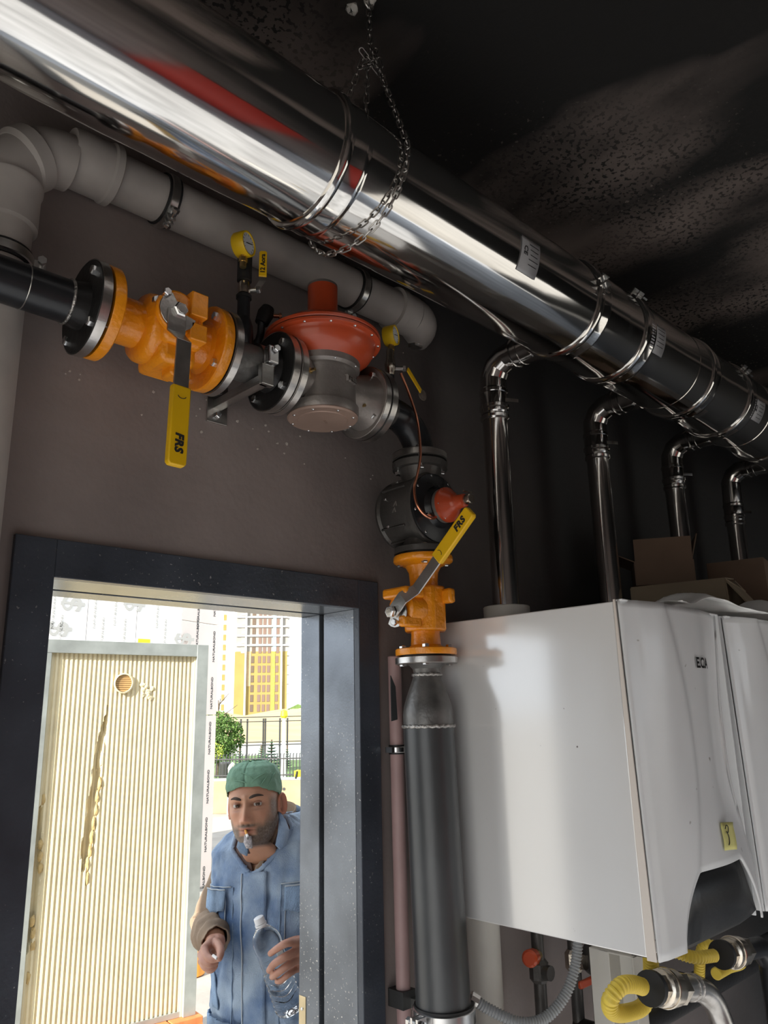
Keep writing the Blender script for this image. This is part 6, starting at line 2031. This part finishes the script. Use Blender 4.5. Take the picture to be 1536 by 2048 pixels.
# open front: dark shirt and skin in the V
def vside(sg):
    def f(u, v, q, z):
        zt = 1.43 - 0.16 * v
        h1 = vhalf(zt) + 0.12
        h0 = max(0.015, vhalf(zt) * 0.42 - 0.02)
        return (sg * (h0 + (h1 - h0) * u) - 0.03, zt, 0)
    return f
patch('shirt_front', 'shirtd', 0, 0, 1.43, 1.27, -0.012, man, 8, 14, vside(1))
patch('shirt_front', 'shirtd', 0, 0, 1.43, 1.27, -0.012, man, 8, 14, vside(-1))
patch('shirt_placket', 'shirt', 0, 0, 1.40, 1.27, -0.008, man, 3, 12, lambda u, v, q, z: (max(0.015, vhalf(z) * 0.42 - 0.02) - 0.03 + (u - 0.2) * 0.05, z, 0))
# collars: shirt inside, denim outside
NKC = tp_(-0.028, 0.012, 1.415)
def collar(name, m, r0, r1, zb, h, q0, q1, flare, tipdrop, fold=0.0, n=30, yo=0.0):
    rows = []
    for j in range(7):
        v = j / 6
        row = []
        for i in range(n + 1):
            u = i / n
            q = q0 + (q1 - q0) * u
            e = abs(2 * u - 1) ** 4
            r = r0 + (r1 - r0) * v + 0.02 * e * (1 - v) * 0
            z = zb + h * v * (1 - 0.35 * e) - 0.045 * (math.cos(q) * 0.5 + 0.5) - tipdrop * e * (1 - 0.6 * v)
            d = tr * math.sin(q) * (r * 1.05 + flare * v * (0.4 + 0.6 * e)) + tf * (math.cos(q) * (r + flare * v) + yo)
            row.append(NKC + d + Zv * z)
        rows.append(row)
    return MB().grid(rows).build(name, m, man, solid=0.0035, angle=180)
collar('shirt_collar', 'shirt', 0.079, 0.080, 0.0, 0.058, 0.42, 2 * PI - 0.48, 0.003, 0.02)
collar('vest_collar', 'denim', 0.095, 0.093, -0.012, 0.060, 0.50, 2 * PI - 0.62, 0.012, 0.02)
# folded-down collar leaves
def leafcol(name, m, pts, th=0.005):
    P = [Vector(p) for p in pts]
    nn_ = (P[1] - P[0]).cross(P[2] - P[0]).normalized()
    if nn_.dot(tocam) < 0:
        nn_ = -nn_
    n = len(P)
    ctr = sum(P, Vector((0, 0, 0))) / n
    vs = [p for p in P] + [p - nn_ * th for p in P] + [ctr + nn_ * 0.008]
    fs = [(i, (i + 1) % n, 2 * n) for i in range(n)] + [tuple(range(n, 2 * n))] + [(i, (i + 1) % n, n + (i + 1) % n, n + i) for i in range(n)]
    return MB().add(vs, fs).build(name, m, man, angle=180)
leafcol('collar_leaf', 'denim', [C(556, 1618, 2.40), C(572, 1640, 2.37), C(579, 1660, 2.34), C(574, 1688, 2.31), C(560, 1697, 2.30), C(551, 1688, 2.305), C(556, 1664, 2.33), C(558, 1640, 2.37)])
leafcol('collar_leaf', 'knit', [C(489, 1668, 2.30), C(501, 1673, 2.285), C(503, 1697, 2.275), C(492, 1697, 2.28), C(487, 1685, 2.295)])
leafcol('collar_leaf', 'denimd', [C(476, 1682, 2.325), C(487, 1683, 2.30), C(494, 1697, 2.28), C(492, 1712, 2.275), C(480, 1706, 2.29), C(473, 1694, 2.31)])
leafcol('collar_leaf', 'shirtd', [C(480, 1688, 2.31), C(492, 1693, 2.29), C(498, 1708, 2.285), C(486, 1704, 2.30)])
# sleeves with folds
def sleeve(pts, rs, seed, name='sleeve'):
    P = bez(pts, 60)
    n = len(P)
    vs, nS = [], 32
    a, u, w_ = basis(P[1] - P[0])
    tprev = (P[1] - P[0]).normalized()
    for i in range(n):
        t_ = (P[min(i + 1, n - 1)] - P[max(i - 1, 0)]).normalized()
        qd = tprev.rotation_difference(t_)
        u = (qd @ u).normalized()
        w_ = t_.cross(u)
        tprev = t_
        f = i / (n - 1)
        k_ = f * (len(rs) - 1)
        r = rs[int(min(k_, len(rs) - 2))]
        r = r + (rs[int(min(k_, len(rs) - 2)) + 1] - r) * (k_ - int(min(k_, len(rs) - 2)))
        for j in range(nS):
            q = 2 * PI * j / nS
            wv = 0.006 * mnoise.noise(Vector((math.cos(q) * 2 + seed, math.sin(q) * 2, f * 9))) + 0.0045 * math.sin(f * 46 + 2.5 * math.sin(q + seed)) * smooth(0.25, 0.6, f)
            vs.append(P[i] + (u * math.cos(q) + w_ * math.sin(q)) * (r + wv))
    fs = [(i * nS + j, i * nS + (j + 1) % nS, (i + 1) * nS + (j + 1) % nS, (i + 1) * nS + j) for i in range(n - 1) for j in range(nS)]
    return MB().add(vs, fs).build(name, 'shirt', man, solid=0.003, angle=180)
sl = sleeve([SH_L, SH_L.lerp(EL_L, 0.55), EL_L, EL_L.lerp(WR_L, 0.55), WR_L + (WR_L - EL_L).normalized() * 0.005], [0.050, 0.058, 0.062, 0.054, 0.036], 0.0)
sleeve([SH_R, SH_R.lerp(EL_R, 0.55), EL_R, EL_R.lerp(WR_R, 0.55), WR_R], [0.050, 0.058, 0.060, 0.054, 0.043], 3.0)
# trousers, belt edge, shoes
tb = MB()
vs = []
zz = np.linspace(0.905, 0.78, 8)
for z in zz:
    for i in range(40):
        vs.append(torso_pt(2 * PI * i / 40, max(z, 0.80), -0.010 - 0.02 * smooth(0.86, 0.78, z)) - Zv * max(0, 0.80 - z))
tb.add(vs, [(j * 40 + i, j * 40 + (i + 1) % 40, (j + 1) * 40 + (i + 1) % 40, (j + 1) * 40 + i) for j in range(7) for i in range(40)])
for s in (-1, 1):
    lp = legpts(s)
    tb.tube([tp_(0.088 * s, 0, 0.84)] + lp[1:], [0.115, 0.096, 0.076, 0.068, 0.066], 24)
tb.build('trousers', 'jeans', man, angle=180)
for s in (-1, 1):
    p = tp_(0.10 * s, -0.03, GZ0)
    sh = MB().tube([p + Zv * 0.04 - tf * 0.07, p + Zv * 0.05, p + Zv * 0.045 + tf * 0.08, p + Zv * 0.035 + tf * 0.16, p + Zv * 0.03 + tf * 0.19], [0.036, 0.046, 0.044, 0.036, 0.018], 16)
    sh.v = [(x, y, max(z, GZ0)) for x, y, z in sh.v]
    sh.build('shoe', 'shoe', man, angle=180)
# small white butt pinched in the left hand of the picture
k = thing('paper_scrap', 'tiny white scrap pinched between thumb and finger of the man', 'scrap', tuple(C(431, 1914, 2.155)))
MB().cyl(C(426, 1911, 2.165), C(434, 1917, 2.15), 0.004, 8).build('scrap', 'cigw', k)
# cigarette
k = thing('cigarette', 'lit cigarette with orange filter hanging from the lips of the man', 'cigarette', tuple(hp(-0.002, 0.088, -0.071)))
m0 = hp(-0.004, 0.082, -0.0708)
m1 = atD(495.5, 1675, 2.262)
dd = (m1 - m0).normalized()
MB().cyl(m0, m0 + dd * 0.026, 0.0040, 14).build('filter', 'cigo', k)
MB().cyl(m0 + dd * 0.026, m1, 0.0039, 14).build('paper', 'cigw', k)
MB().cyl(m1, m1 + dd * 0.006, 0.0037, 12).build('ash', 'ash', k)

# bottle
k = thing('water_bottle', 'clear plastic water bottle with a white cap held by the man', 'bottle', tuple(BB))
ax = (BA - BB).normalized()
LB = (BA - BB).length
r0 = 0.0405
pr = [(0.0, 0.016), (0.002, 0.028), (0.006, 0.034), (0.014, 0.0385)]
tt = 0.022
while tt < 0.135:
    pr += [(tt, r0), (tt + 0.006, r0 + 0.0004), (tt + 0.0085, r0 - 0.0022), (tt + 0.011, r0)]
    tt += 0.0165
pr += [(0.150, r0 - 0.002), (0.165, r0 - 0.002), (0.20, r0 - 0.0015), (0.205, r0 + 0.0005), (0.225, r0 + 0.0005), (0.235, r0 - 0.001), (0.25, r0 - 0.006), (0.262, r0 - 0.014), (0.272, r0 - 0.022), (0.278, r0 - 0.0275), (0.283, 0.0125), (0.296, 0.0125)]
sc = (LB - 0.014) / 0.283
pr = [(t_ * sc, r_) for t_, r_ in pr]
bt = MB().lathe(pr, BB, ax, 40).build('bottle_body', 'pet', k, angle=60)
MB().lathe([(-0.003, 0.017), (0.0, 0.0172), (0.003, 0.0172)], BB + ax * (LB - 0.016), ax, 28).build('neck_ring', 'capw', k)
MB().lathe([(0, 0.0155), (0.012, 0.0152), (0.0165, 0.0145), (0.018, 0.012)], BB + ax * (LB - 0.012), ax, 30).build('screw_cap', 'capw', k)
u_ = (CAM - BB.lerp(BA, 0.62))
u_ = (u_ - ax * u_.dot(ax)).normalized()
v2 = ax.cross(u_)
rows = []
for j in range(5):
    rows.append([BB + ax * (0.152 + 0.011 * j) * sc + (u_ * math.cos(q) + v2 * math.sin(q)) * (r0 + 0.0004) for q in np.linspace(0.35, 0.95, 10)])
lb = MB().grid(rows).build('label', 'lbl', k, solid=0.0003, angle=180)
dq = u_ * math.cos(0.62) + v2 * math.sin(0.62)
side_ = ax.cross(dq)
text(lb, 'lettering', 'k', 0.03, BB + ax * 0.172 * sc + dq * (r0 + 0.0012), -side_ if (-side_).dot(imgR) > 0 else side_, ax, 'denimd')
